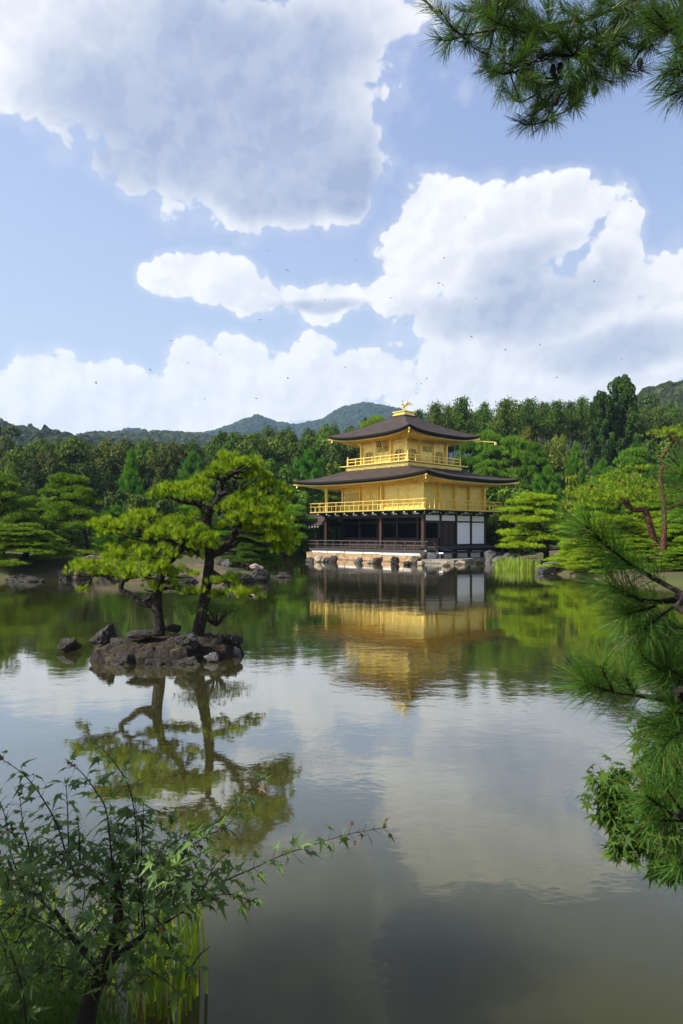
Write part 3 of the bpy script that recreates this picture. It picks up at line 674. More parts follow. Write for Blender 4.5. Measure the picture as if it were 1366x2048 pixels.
for sd in range(4):
    fn = on_side(sd, 2.7)
    for a in (-2.75, -.92, .92):
        b = MB(); sbox(b, fn, a - .085, a + .085, -.05, .13, 8.45, 10.5); sbox(b, fn, a - .15, a + .15, -.04, .2, 10.32, 10.42); sbox(b, fn, a - .22, a + .22, -.04, .32, 10.42, 10.52); part('column', b, M['gold'])
    b = MB(); sbox(b, fn, -2.66, 2.66, .0, .05, 8.47, 8.57); sbox(b, fn, -2.66, 2.66, 0, .05, 10.12, 10.2); sbox(b, fn, -2.66, 2.66, 0, .06, 10.30, 10.40); part('wall_rail', b, M['gold'])
    if sd > 1: continue
    for k in (-1, 1):                        # panelled doors with a lattice light
        a0, a1 = (-.72, -.015) if k < 0 else (.015, .72)
        b = MB(); sbox(b, fn, a0, a1, .0, .05, 8.58, 10.05); sbox(b, fn, a0 + .07, a1 - .07, .05, .065, 8.66, 9.05); sbox(b, fn, a0 + .07, a1 - .07, .05, .065, 9.12, 9.45); d_ = part('door', b, M['gold_board'])
        fn2 = on_side(sd, 2.75); lattice(a0 + .07, a1 - .07, 9.55, 9.98, 4, 3, fn2, d_, .028, 'door_light')
    for a0 in (-.80, .72): b = MB(); sbox(b, fn, a0, a0 + .08, 0, .1, 8.5, 10.2); part('door_frame', b, M['gold'])
    for a in (-1.83, 1.83):                  # bell-shaped windows
        prof = []
        for i in range(17):
            t = i / 16; an = math.pi * t
            x = -.44 * math.cos(an); z = 9.28 + .40 * math.sin(an) ** .8
            prof.append((x, z))
        outl = [(-.50, 8.62), (-.47, 8.9)] + prof + [(.47, 8.9), (.50, 8.62)]
        b = MB(); n_ = len(outl); c = (0, 9.1)
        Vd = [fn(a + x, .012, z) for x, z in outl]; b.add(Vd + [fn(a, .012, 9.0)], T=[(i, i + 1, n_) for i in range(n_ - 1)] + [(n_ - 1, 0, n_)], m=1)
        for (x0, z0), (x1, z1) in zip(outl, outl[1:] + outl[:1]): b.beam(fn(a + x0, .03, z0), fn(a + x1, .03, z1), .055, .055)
        wf = part('bell_window', b, [M['gold'], M['opening_shade']])
        b = MB()
        for x in (-.3, -.1, .1, .3): b.beam(fn(a + x, .03, 8.63), fn(a + x, .03, 9.28 + .40 * math.sqrt(max(0, 1 - (x / .44) ** 2)) - .02), .026, .03)
        b.beam(fn(a, .035, 8.63), fn(a, .035, 9.66), .04, .03)
        for z in (8.82, 9.02, 9.22, 9.42): xw = .45 if z < 9.3 else .38; b.beam(fn(a - xw, .032, z), fn(a + xw, .032, z), .026, .026)
        part('window_lattice', b, M['gold'], parent=wf)
# framed name board under the front eave
fn = on_side(0, 2.7); b = MB()
def tilt(a, o, z): return fn(a, .55 + o + (z - 10.1) * .45, z)
sbox(b, tilt, -.34, .34, 0, .06, 9.86, 10.5, 0); sbox(b, tilt, -.26, .26, .06, .07, 9.93, 10.44, 1)
for a in (-.10, .10): sbox(b, tilt, a - .045, a + .045, .07, .085, 9.98, 10.40, 0)
part('name_board', b, [M['gold'], M['void']])
upper_roof = roof(4.95, 4.95, .78, .78, 10.58, 12.95, .25, .42, 1.12, 'upper_roof', 2.2)
b = MB(); b.beam((4.3, 4.3, 10.78), (5.9, 5.9, 10.62), .1, .1); b.box(5.82, 6.0, 5.82, 6.0, 10.38, 10.62); part('gilded_spout', b, M['gold'], parent=upper_roof)
# ridge box and the bird on it
b = MB(); b.box(-.86, .86, -.86, .86, 12.90, 13.02); part('ridge_sill', b, M['roof_edge'])
b = MB(); b.box(-.74, .74, -.74, .74, 13.02, 13.12); b.box(-.66, .66, -.66, .66, 13.12, 13.34); b.box(-.76, .76, -.76, .76, 13.34, 13.42); b.box(-.22, .22, -.22, .22, 13.42, 13.52); part('ridge_pedestal', b, M['gold'])
b = MB()                                     # gilded phoenix facing the pond
for s in (-1, 1): b.tube([(s * .07, 0, 13.5), (s * .08, .03, 13.66), (s * .07, .02, 13.84)], [.022, .024, .05], 6); b.tube([(s * .07, 0, 13.52), (s * .09, -.1, 13.515)], [.018, .01], 5)
rot = Matrix.Rotation(R(28), 3, 'X')
b.ball((0, .02, 13.94), .135, .24, .15, 12, 8, rot=rot)
b.tube([(0, -.14, 14.02), (0, -.25, 14.12), (0, -.25, 14.24), (0, -.2, 14.33), (0, -.24, 14.39)], [.09, .06, .045, .042, .05], 8)
b.ball((0, -.25, 14.40), .05, .07, .055, 8, 6); b.tube([(0, -.31, 14.40), (0, -.39, 14.37)], [.025, .006], 5)
for k in range(3): b.tube([(0, -.22 + k * .05, 14.43), (0, -.20 + k * .09, 14.53 - k * .02)], [.02, .006], 5)
for s in (-1, 1):
    for k in range(6): 
        b.tube([(s * .1, .0 + k * .035, 14.0), (s * (.26 + .03 * k), .05 + .05 * k, 14.16 + .02 * k), (s * (.30 + .035 * k), .10 + .075 * k, 14.50 - .055 * k)], [.03, .04, .008], 5)
for k in range(7):
    a = (k - 3) * .2
    b.tube([(0, .18, 13.98), (.35 * math.sin(a), .42, 14.12 + .05 * math.cos(a * 2)), (.75 * math.sin(a), .62, 14.20 + .10 * math.cos(a * 3)), (.85 * math.sin(a), .74, 14.05)], [.04, .045, .035, .008], 5)
part('phoenix_statue', b, M['gold'], True, label='gilded phoenix with raised wings and plumed tail')
# --- small roofed fishing deck at the far left corner
an = bpy.data.objects.new('fishing_porch', None); link(an, pav); an['label'] = 'small gabled porch with shingle roof standing over the water'
b = MB(); V = []
for sgn in (-1, 1):
    for j in range(9):
        t = j / 8
        for i in range(9):
            x = -9.85 + 3.6 * i / 8; y = -3.0 + sgn * 1.85 * (1 - t); z = 3.06 + 1.0 * t ** 1.35 + .1 * abs((i - 8) / 8) ** 3 * (1 - t)
            V.append((x, y, z))
Q = gridq(9, 9).tolist(); b.add(V, Q + [[q + 81 for q in f] for f in Q]); b.build('porch_roof', M['roof'], an, True)
b = MB()
for sgn in (-1, 1):
    b.beam((-9.85, -3 + sgn * 1.83, 3.07), (-6.25, -3 + sgn * 1.83, 2.99), .1, .13); pts = [(-9.83, -3 + sgn * 1.85 * (1 - j / 6), 2.98 + 1.0 * (j / 6) ** 1.35) for j in range(7)]
    for p, q in zip(pts[:-1], pts[1:]): b.beam(p, q, .1, .16)
    for i in range(9): b.box(-9.6 + i * .41, -9.53 + i * .41, -3 + sgn * 1.9 - .04, -3 + sgn * 1.9 + .04, 2.88, 2.95, 1)
b.box(-9.7, -6.3, -4.45, -1.55, 2.78, 2.88); part('porch_eave', b, [M['roof_edge'], M['tip']], parent=an)
b = MB(); b.box(-9.95, -6.2, -3.16, -2.84, 4.02, 4.16); b.box(-10.0, -9.85, -3.2, -2.8, 3.98, 4.34); part('porch_ridge', b, M['wood_grey'], parent=an)
for x, y in ((-9.4, -4.3), (-9.4, -1.7), (-7.2, -4.3), (-7.2, -1.7)):
    b = MB(); b.box(x - .09, x + .09, y - .09, y + .09, -.4, 2.8); part('porch_post', b, M['wood'], parent=an)
b = MB(); b.box(-9.6, -6.9, -4.5, -1.5, .86, .96); b.box(-9.45, -7, -4.42, -4.35, 1.55, 1.63); b.box(-9.45, -7, -4.42, -4.35, 1.2, 1.27); b.box(-9.45, -9.38, -4.4, -1.6, 1.55, 1.63); b.box(-9.42, -7, -4.33, -4.27, 2.5, 2.62)
for i in range(5): b.box(-9.42 + i * .55, -9.36 + i * .55, -4.42, -4.36, .96, 1.55)
part('porch_floor', b, M['wood'], parent=an)
# paved landing in front of the east side
ld = thing('stone_landing', (8, 55, 0), 'flat paved stone landing at the water below the right side of the pavilion', 'landing')
b = MB(); random.seed(5)
A_, B_, C_, D_ = (Vector(p) for p in ((6.15, 53.0), (8.5, 51.7), (13.1, 59.6), (10.9, 60.2)))
def bil(u, v): return (A_ * (1 - u) + B_ * u) * (1 - v) + (D_ * (1 - u) + C_ * u) * v
us = [0, .36, .68, 1]; 
for j in range(6):
    v0, v1 = j / 6, (j + 1) / 6 - .006
    cuts = [0, .3 + random.uniform(-.1, .1), .65 + random.uniform(-.1, .1), 1.006]
    for u0, u1 in zip(cuts[:-1], cuts[1:]):
        q = [bil(u0, v0), bil(u1 - .006, v0), bil(u1 - .006, v1), bil(u0, v1)]; zt = .27 + random.uniform(-.012, .012)
        b.add([(p.x - 8, p.y - 55, z) for z in (-.4, zt) for p in q], [(0, 3, 2, 1), (4, 5, 6, 7), (0, 1, 5, 4), (1, 2, 6, 5), (2, 3, 7, 6), (3, 0, 4, 7)])
b.build('paving', M['slab'], ld)

# ------------------------------------------------------------------ rocks
def ico(sub):
    import bmesh
    bm = bmesh.new(); bmesh.ops.create_icosphere(bm, subdivisions=sub, radius=1)
    V = np.array([v.co[:] for v in bm.verts]); T = np.array([[v.index for v in f.verts] for f in bm.faces]); bm.free(); return V, T
ICO = {k: ico(k) for k in (2, 3, 4, 5)}
def rock(loc, sx, sy, sz, mat, label, seed, name='rock', sub=4, rz=0.0, cat='rock', group=None, tilt=0.0, rough=1.0):
    """a broken stone: a sphere cut by random planes, then roughened"""
    r = np.random.default_rng(seed); V, T = ICO[sub]; V = V.copy()
    for k in range(16):
        n = r.normal(0, 1, 3); n /= np.linalg.norm(n); d = r.uniform(.45, .85)
        s = V @ n; V = V - np.outer(np.clip(s - d, 0, None), n) * .93
    U = unit(V)
    for f, a in ((2.6, .16), (6, .12), (13, .075), (27, .045)):
        ph = r.uniform(0, 6.28, (4, 3)); kk = r.normal(0, f, (4, 3)); o = 0
        for i in range(4): o = o + np.sin(U @ kk[i] + ph[i, 0])
        V = V * (1 + rough * a * (np.abs(o) / 2 - .6))[:, None]
    V = V * np.array([sx, sy, sz])
    if tilt: c, s = math.cos(tilt), math.sin(tilt); V = np.stack([V[:, 0] * c + V[:, 2] * s, V[:, 1], -V[:, 0] * s + V[:, 2] * c], 1)
    o = mk(name, V, T, mats=mat, smooth=sub >= 4 and False); o.location = loc; o.rotation_euler = (0, 0, rz)
    return tag(o, label, cat, group)
def rock_px(px, pw, Y, ww, hh, mat, label, seed, dp=1.0, z0=0.0, **k):
    """ww, hh: width and height in photo pixels; stands at pixel column px with its foot at height z0"""
    s = Y / F
    rock(((px - 683) * s, Y, z0 + hh * s * .30), ww * s / 2 * 1.25, ww * s / 2 * dp, hh * s * .64, mat, label, seed, **k)
# --- the little island
ISL = Vector((-3.28, 12.9, 0))
isl = thing('island', ISL, 'small rocky islet of bare earth and dark stone carrying two bonsai-like pines', 'islet')
na, nr_ = 120, 34; V = []
for j in range(nr_ + 1):
    t = j / nr_
    for i in range(na):
        a = 2 * math.pi * i / na; ca, sa = math.cos(a), math.sin(a)
        ro = (1 + .09 * math.sin(2 * a + .6) + .06 * math.sin(5 * a + 2) + .035 * math.sin(9 * a) + .02 * math.sin(17 * a + 1))
        x = ca * 1.31 * ro * t; y = sa * .95 * ro * t
        z = .40 * (1 - t ** 3.2) ** .8 - .25 * max(0, t - .93) / .07
        V.append((x, y, z))
V = np.array(V); xx, yy = V[:, 0], V[:, 1]
edge = np.clip((np.hypot(xx / 1.31, yy / .95) - .45) / .5, 0, 1)
rid = np.abs(fnoise(xx, yy, 7, 31, 4)); rid2 = np.abs(fnoise(xx, yy, 19, 32, 4)); rid3 = fnoise(xx, yy, 48, 33, 3)
V[:, 2] += (.16 * rid + .09 * rid2) * (.25 + edge) - .05 + .018 * rid3 + .05 * fnoise(xx, yy, 2.5, 34)
V[:, 0] *= 1 + .03 * fnoise(xx * 3, V[:, 2] * 9 + yy * 3, 3, 35); V[:, 1] *= 1 + .05 * fnoise(xx * 6, V[:, 2] * 12, 2, 36)
Q = [(j * na + i, j * na + (i + 1) % na, (j + 1) * na + (i + 1) % na, (j + 1) * na + i) for j in range(nr_) for i in range(na)]
m, g = new_mat('islet_ground'); o = geo_co(g)
n = g.noise(o, 2.6, 6, .65); n2 = g.noise(o, 16, 6, .72); n3 = g.noise(o, 4.5, 5, .6)
sp = g.n.new('ShaderNodeSeparateXYZ'); g.l.new(g.n.new('ShaderNodeNewGeometry').outputs['Normal'], sp.inputs[0])
c = g.mix(g.ramp(n2, .3, .7), (.008, .007, .006), (.032, .026, .021))
soil = g.mix(g.ramp(n2, .35, .7), (.026, .017, .011), (.055, .037, .025))
c = g.mix(g.m('MULTIPLY', g.ramp(sp.outputs[2], .70, .92), g.ramp(n, .40, .55)), c, soil)
c = g.mix(g.m('MULTIPLY', g.m('MULTIPLY', g.ramp(n3, .52, .64), g.ramp(sp.outputs[2], .6, .9)), .75), c, (.085, .075, .016))
c = g.mix(g.m('MULTIPLY', g.ramp(n2, .62, .68), g.ramp(n3, .45, .3)), c, (.17, .175, .16))
out(g, prin(g, c, .9, 0, .2, bump(g, g.m('ADD', n2, n), .9, .04))); M['islet'] = m
mk('islet_mound', V, quads=Q, mats=M['islet'], parent=isl)
rock_px(214, 0, 12.95, 58, 52, M['rock_dark'], 'upright dark boulder at the left end of the islet', 41, .8, .14, tilt=-.35)
rock_px(240, 0, 12.75, 44, 22, M['rock_dark'], 'low dark stone leaning against the upright boulder on the islet', 42, .8, .22)
rock_px(133, 0, 13.35, 42, 30, M['rock_dark'], 'lone dark rounded rock standing in the water left of the islet', 43, .8, 0)
rock_px(428, 0, 12.75, 34, 42, M['rock_dark'], 'tall grey stone right of the leaning pine on the islet', 44, .9, .14, tilt=.3)
rock_px(455, 0, 13.0, 46, 46, M['rock_dark'], 'large dark stone at the right end of the islet', 45, .9, .06)
rock_px(470, 0, 12.8, 24, 22, M['rock_grey'], 'small pale stone at the waterline on the right end of the islet', 46, .8, -.02)
rock_px(378, 0, 12.35, 48, 34, M['rock_dark'], 'dark rock with a pale lichen patch in front of the leaning pine', 47, .8, .25)
rock_px(384, 0, 12.20, 24, 12, M['rock_grey'], 'pale lichen-covered stone lodged on the dark rock of the islet', 48, .6, .42, sub=3)
rock_px(345, 0, 13.35, 40, 20, M['rock_brown'], 'brown rock behind the two pine trunks on the islet', 49, .8, .38)
rock_px(225, 0, 12.12, 30, 24, M['rock_brown'], 'brownish stone at the water on the front left of the islet', 50, .7, -.02)
rock_px(250, 0, 12.06, 42, 26, M['rock_dark'], 'dark jagged stone on the front edge of the islet below the left pine', 51, .7, -.02)
rock_px(305, 0, 11.98, 50, 20, M['rock_dark'], 'wide dark jagged stone at the middle of the front edge of the islet', 52, .4, -.02)
rock_px(372, 0, 12.02, 56, 22, M['rock_dark'], 'wide dark stone on the front edge of the islet below the leaning pine', 53, .4, -.02)
rock_px(425, 0, 12.25, 32, 24, M['rock_grey'], 'blue-grey stone on the right front edge of the islet', 54, .7, -.02)
rock_px(290, 0, 12.55, 70, 20, M['rock_dark'], 'flat dark outcrop in front of the left pine trunk on the islet', 55, .8, .40)
# --- left bank and the spit behind the islet
def shore(px, py_foot, ww, hh, mat, label, seed, dp=.8, **k):
    Y = F * H / (py_foot - YH); rock_px(px, 0, Y, ww, hh, mat, label, seed, dp, -.03, **k)
shore(48, 1163, 60, 20, M['rock_dark'], 'long dark shore rock at the left edge under the low pine', 61)
shore(103, 1146, 16, 22, M['rock_dark'], 'small dark upright stone standing on the gravel bank at the left', 62)
shore(128, 1160, 34, 30, M['rock_dark'], 'black pointed shore rock in front of the gravel bank', 63)
shore(163, 1160, 46, 34, M['rock_brown'], 'brown shore rock at the foot of the gravel bank beside the islet pine', 64)
rock_px(178, 0, 37.5, 34, 14, M['rock_tan'], 'pale flat stone on the gravel bank left of the big pine foot', 65, .8, .75)
shore(216, 1158, 44, 18, M['rock_dark'], 'dark shore rock seen behind the left pine of the islet', 66)
shore(372, 1165, 50, 20, M['rock_dark'], 'dark shore rock seen between the two islet pine trunks', 67)
shore(340, 1163, 40, 22, M['rock_brown'], 'brown low shore rock left of the leaning pine trunk', 68)
shore(476, 1165, 60, 34, M['rock_dark'], 'dark blue-grey shore rock right of the leaning pine trunk', 69)
shore(518, 1163, 52, 34, M['rock_dark'], 'rounded dark rock at the tip of the spit', 70)
rock_px(512, 0, 33.6, 26, 18, M['rock_tan'], 'pale stone lying on the dark rock at the tip of the spit', 71, .8, .50)
rock_px(455, 0, 36.5, 26, 26, M['rock_grey'], 'upright blue-grey stone standing on the mossy spit', 72, .7, .5, tilt=.35)
rock_px(440, 0, 36.6, 14, 18, M['rock_dark'], 'small dark stone beside the upright stone on the mossy spit', 73, .7, .5)
def cairn(px, foot, label):
    Y = F * H / (foot - YH); s = Y / F; t = thing('stone_heap', ((px - 683) * s, Y, 0), label, 'stone heap')
    for k, (dx, dz, ww) in enumerate(((-8, 2, 11), (0, 2, 12), (8, 2, 11), (-4, 7, 10), (4, 7, 10), (13, 1, 7))):
        V, T = ICO[3]; r = np.random.default_rng(80 + k); U = V * (1 + .12 * np.sin(V @ r.normal(0, 3, (3, 1))))
        o = mk('stone', U * np.array([ww * s * .55, ww * s * .5, 4 * s]), T, mats=M['rock_tan'], parent=t); o.location = (dx * s, random.uniform(-.1, .1), dz * s)
cairn(565, 1155, 'low heap of pale stones rising from the water between spit and pavilion')
# --- stones along the foot of the pavilion and the right shore
def foot(px, py_foot, ww, hh, mat, label, seed, **k): shore(px, py_foot, ww, hh, mat, label, seed, **k)
foot(619, 1124, 16, 13, M['rock_grey'], 'grey rock at the far left corner of the pavilion foot', 101)
foot(638, 1124, 22, 18, M['rock_tan'], 'pale pointed rock second from the left end of the pavilion foot', 102)
foot(655, 1124, 20, 12, M['rock_grey'], 'heap-like low grey rock beside the pale pointed rock', 103)
foot(669, 1125, 18, 19, M['rock_dark'], 'dark tall rock at the left part of the pavilion foot', 104)
foot(718, 1126, 17, 15, M['rock_grey'], 'grey rock in front of the sandstone kerb, below the middle veranda post', 105)
foot(740, 1127, 14, 11, M['rock_tan'], 'pale low rock leaning on the dark pointed rock', 106)
foot(756, 1127, 22, 18, M['rock_dark'], 'dark pointed rock in front of the sandstone kerb', 107)
foot(792, 1128, 19, 20, M['rock_dark'], 'dark barrel-shaped rock in front of the sandstone kerb', 108)
foot(815, 1130, 18, 11, M['rock_dark'], 'small black rock in the water left of the brown boulder', 109)
foot(832, 1128, 22, 22, M['rock_brown'], 'brown boulder at the near corner of the pavilion', 110)
foot(842, 1131, 16, 12, M['rock_tan'], 'pale stone wedged between the brown boulder and the landing', 111)
foot(893, 1132, 17, 15, M['rock_tan'], 'pale block-shaped stone in the water in front of the landing', 112)
foot(922, 1129, 18, 12, M['rock_tan'], 'squat pale stone in the water at the corner of the landing', 113)
foot(957, 1127, 24, 14, M['rock_dark'], 'dark low rock in the water right of the landing', 114)
foot(980, 1124, 26, 26, M['rock_grey'], 'big blue-grey rock at the right end of the landing', 115)
foot(998, 1125, 24, 20, M['rock_grey'], 'grey pitted rock between the big blue-grey rock and the pale one', 116)
foot(1013, 1124, 22, 22, M['rock_grey'], 'tall grey rock below the overhanging pine on the right shore', 117)
foot(1027, 1121, 16, 16, M['rock_tan'], 'pale rock at the right end of the stone row', 118)
foot(1058, 1128, 40, 20, M['rock_brown'], 'brown bank stone behind the reeds on the right shore', 119)
foot(1097, 1147, 48, 34, M['rock_grey'], 'large rounded grey rock standing in the water at the right', 120)
foot(1135, 1146, 46, 18, M['rock_brown'], 'low brown rock right of the large rounded grey rock', 121)
foot(1175, 1150, 46, 24, M['rock_brown'], 'brown shore rock behind the near pine needles', 122)
foot(1225, 1156, 60, 26, M['rock_grey'], 'grey shore rock at the right half hidden by near needles', 123)

# ------------------------------------------------------------------ tree builders
def pad_cloud(c, rx, ry, rz, n, k=None, r=None):
    """points over a flattened, ragged dome made of small cushions; returns points and growth directions"""
    r = r or rng
    k = k or max(5, int(7 * (rx / max(rz, .01)) ** .6))
    a = r.uniform(0, 2 * np.pi, k); q = np.sqrt(r.random(k)) * .80
    cc = np.stack([np.cos(a) * q * rx, np.sin(a) * q * ry, (1 - q ** 2) * rz * .55 + r.normal(0, .16, k) * rz], 1)
    rr = r.uniform(.26, .46, k) * min(rx, ry) ** .7 * rx ** .3
    i = r.integers(0, k, n); d = unit(r.normal(0, 1, (n, 3))); d[:, 2] = np.abs(d[:, 2]) * .95 - .18
    rad = r.uniform(.5, 1.05, (n, 1)) ** .6
    p = cc[i] + d * rad * rr[i][:, None] * np.array([1, 1, np.clip(rz / rx * 1.6, .35, 1)])
    D = unit(d * .55 + np.array([0, 0, .75]))
    return p + np.array(c), D, cc + np.array(c)
def bark_tube(A, pts, rad, seg=8, k=4, rough=.12):
    V, Q = tube(pts, rad, seg, k, rough); A.add(V, Q=Q)
def twigs(A, src, targets, r0, n=None, droop=.0):
    src = np.array(src)
    for t in targets:
        d = t - src; mid = src + d * .5 + np.array([0, 0, -.06 * np.linalg.norm(d)]) + rng.normal(0, .06, 3) * np.linalg.norm(d)
        bark_tube(A, [src, mid, t - np.array([0, 0, .02])], [r0, r0 * .7, r0 * .25], 5, 3)
def tree(name, loc, label, cat, trunkA, crownA, tm, cm, group=None, color=None, crown='crown'):
    t = thing(name, loc, label, cat, group)
    trunkA.build('trunk', tm, t, True, off=loc)
    c = crownA.build(crown, cm, t, False, off=loc)
    if color: c.color = (*color, 1)
    return t
# --- the two islet pines, drawn pad by pad
def px_tree(name, base, label, limbs, pads, Y, cm, fat, nn, L, wd, dens, group=None, bark='bark', sp=.42):
    s = Y / F; A = Arr(); C = Arr()
    for pts, r0, r1 in limbs:
        w_ = [P(p[0], p[1], Y + (p[2] if len(p) > 2 else 0)) for p in pts]
        bark_tube(A, w_, np.linspace(r0 * s, r1 * s, len(w_)), 12, 5, .16)
    for px, py, rx, ry, dy, an in pads:
        c = P(px, py + ry * .72, Y + dy); ry = ry * fat
        n = int(dens * rx * ry)
        p, D, cc = pad_cloud(c, rx * s, rx * s * .9, ry * s, n)
        V, T, v = needles(p, D, nn, L, wd, sp, .12); C.add(V, T, None, v)
        if an: twigs(A, P(an[0], an[1], Y + dy * .5), cc[:max(4, int(len(cc) * .6))], min(2.4 * s, .022))
    return tree(name, base, label, 'pine tree', A, C, M[bark], M[cm], group)
YT = 12.75
px_tree('pine_tree', P(318, 1264, YT), 'small dark-trunked pine at the left of the islet with wide low yellow-green pads',
    [([(320, 1272), (318, 1250), (314, 1220), (314, 1195), (316, 1175), (322, 1150), (332, 1128), (350, 1112), (364, 1096), (362, 1082)], 12, 6),
     ([(314, 1212), (300, 1208), (285, 1207), (270, 1198), (258, 1188), (242, 1178), (246, 1162), (252, 1150)], 8.5, 4),
     ([(285, 1206), (300, 1196), (316, 1184)], 6, 5), ([(250, 1160), (262, 1152), (282, 1152, .2), (300, 1148, .2)], 6, 3),
     ([(362, 1084), (345, 1078), (322, 1080), (300, 1072), (285, 1062)], 7, 3), ([(363, 1090), (368, 1074), (356, 1062), (340, 1050)], 6, 3),
     ([(330, 1130), (318, 1118), (296, 1118), (272, 1110)], 6, 2), ([(246, 1165), (225, 1158), (200, 1150), (180, 1142)], 4, 1.5), ([(316, 1180), (335, 1176), (356, 1172)], 5, 2),
     ([(365, 1085), (388, 1075), (405, 1070)], 5, 2)],
    [(262, 1052, 78, 30, .1, (322, 1078)), (215, 1048, 34, 20, -.2, (285, 1062)), (300, 1038, 62, 24, .5, (320, 1078)), (335, 1066, 62, 26, -.35, (345, 1078)), (392, 1066, 46, 26, -.1, (388, 1075)),
     (352, 1044, 40, 16, .4, (350, 1060)), (405, 1090, 30, 14, -.3, (388, 1075)),
     (255, 1100, 52, 26, .2, (296, 1118)), (305, 1106, 50, 24, -.4, (318, 1118)), (225, 1120, 44, 22, -.2, (252, 1110)), (300, 1135, 62, 24, -.5, (282, 1152)), (250, 1138, 50, 24, -.4, (262, 1152)),
     (170, 1136, 42, 16, 0, (200, 1150)), (200, 1142, 40, 18, .2, (210, 1150)), (165, 1128, 28, 9, .2, (180, 1142)), (360, 1146, 36, 15, -.3, (335, 1150)), (330, 1160, 40, 13, .3, (316, 1160)),
     (302, 1178, 22, 9, -.4, (316, 1180)), (380, 1182, 28, 13, -.3, (356, 1172)), (350, 1176, 26, 10, -.1, (340, 1176)), (163, 1180, 20, 9, -.1, (182, 1160)), (400, 1110, 26, 10, .3, (372, 1090))],
    YT, 'needle_gold', 1.45, 22, .10, .0075, .085, sp=.36)
YR = 12.95
px_tree('pine_tree', P(398, 1266, YR), 'taller leaning pine at the right of the islet with one long limb to the right',
    [([(394, 1276), (399, 1250), (407, 1210), (413, 1170), (418, 1130), (419, 1105), (417, 1070), (416, 1040), (420, 1022), (432, 1005), (440, 985), (446, 966), (458, 952)], 13, 3),
     ([(420, 1110), (436, 1104), (452, 1094), (463, 1080), (470, 1066), (480, 1052), (490, 1040), (512, 1033), (530, 1026), (540, 1012)], 9, 3),
     ([(452, 1095), (470, 1086), (482, 1078), (500, 1082), (522, 1090), (545, 1094)], 7, 2.2), ([(473, 1068), (476, 1062), (492, 1066, -.2), (515, 1068, -.3), (548, 1072)], 5, 2),
     ([(419, 1024), (405, 1014), (392, 1006), (370, 1004), (345, 996), (325, 992)], 8, 2.5), ([(424, 1016), (410, 1004, .3), (392, 996, .3)], 5, 2),
     ([(438, 990), (456, 984), (478, 986), (500, 990), (525, 986)], 6, 2), ([(424, 1144), (438, 1152), (452, 1164), (468, 1174), (486, 1184), (505, 1194)], 5, 2), ([(462, 1172), (452, 1186), (440, 1196)], 3.5, 1.5),
     ([(405, 1200), (396, 1160, .3), (404, 1120, .5)], 0.1, .1)],
    [(470, 930, 62, 24, .0, (458, 952)), (430, 940, 38, 20, -.3, (446, 966)), (515, 950, 36, 18, .2, (478, 984)), (450, 915, 30, 12, .2, (456, 950)), (500, 925, 34, 14, -.2, (465, 945)),
     (372, 976, 62, 28, .1, (370, 1004)), (335, 992, 42, 18, -.2, (345, 996)), (395, 990, 42, 20, -.4, (392, 1006)), (400, 966, 34, 16, .4, (400, 1000)),
     (525, 972, 44, 16, .3, (500, 990)), (560, 985, 32, 14, .1, (525, 986)), (472, 1010, 42, 20, -.4, (490, 1040)), (515, 1004, 60, 26, .1, (512, 1033)), (560, 1018, 38, 22, .0, (540, 1014)), (480, 1035, 40, 16, -.5, (486, 1046)),
     (540, 1045, 56, 24, -.3, (530, 1030)), (505, 1062, 44, 16, .3, (500, 1066)), (562, 1060, 34, 20, .1, (548, 1072)), (545, 1078, 50, 20, -.2, (530, 1080)), (572, 1086, 26, 18, .0, (548, 1090)), (562, 1102, 28, 12, -.2, (545, 1094)),
     (452, 1050, 26, 12, .5, (480, 1052)), (440, 1160, 26, 14, -.3, (445, 1160)), (470, 1158, 30, 14, .2, (462, 1170)), (505, 1186, 26, 12, -.1, (490, 1186)), (475, 1184, 28, 13, -.4, (470, 1176)), (440, 1190, 22, 10, -.2, (450, 1186)),
     (400, 1030, 26, 10, .5, (415, 1045)), (375, 1040, 34, 12, .6, (412, 1052)), (520, 1024, 34, 14, -.5, (515, 1034))],
    YR, 'needle_gold', 1.45, 22, .10, .0075, .085, sp=.36)
# low leafy shrub behind the leaning pine
def shrub(name, loc, label, w_, h_, n, size, mat, stems=7, cat='shrub', color=None, flat=1.0):
    A = Arr(); C = Arr(); loc = Vector(loc)
    for i in range(stems):
        a = rng.uniform(0, 6.28); q = rng.uniform(.3, .9); e = np.array(loc) + np.array([math.cos(a) * q * w_ / 2, math.sin(a) * q * w_ / 2, h_ * rng.uniform(.55, .9)])
        bark_tube(A, [np.array(loc), (np.array(loc) + e) / 2 + rng.normal(0, .05 * w_, 3), e], [.02 * w_, .014 * w_, .006 * w_], 5, 3)
        m_ = n // stems; p = e + rng.normal(0, 1, (m_, 3)) * np.array([w_ * .16, w_ * .16, h_ * .16 * flat])
        V, Q, v = cards(p, p - np.array(loc) + np.array([0, 0, h_ * .5]), size, .6); C.add(V, None, Q, v)
    return tree(name, loc, label, cat, A, C, M['bark_twig'], M[mat], color=color, crown='foliage')
shrub('shrub', P(432, 1252, 13.35), 'small leafy green shrub behind the leaning pine on the islet', 1.1, .48, 2600, .022, 'leaf_maple_green', 16, flat=.7)
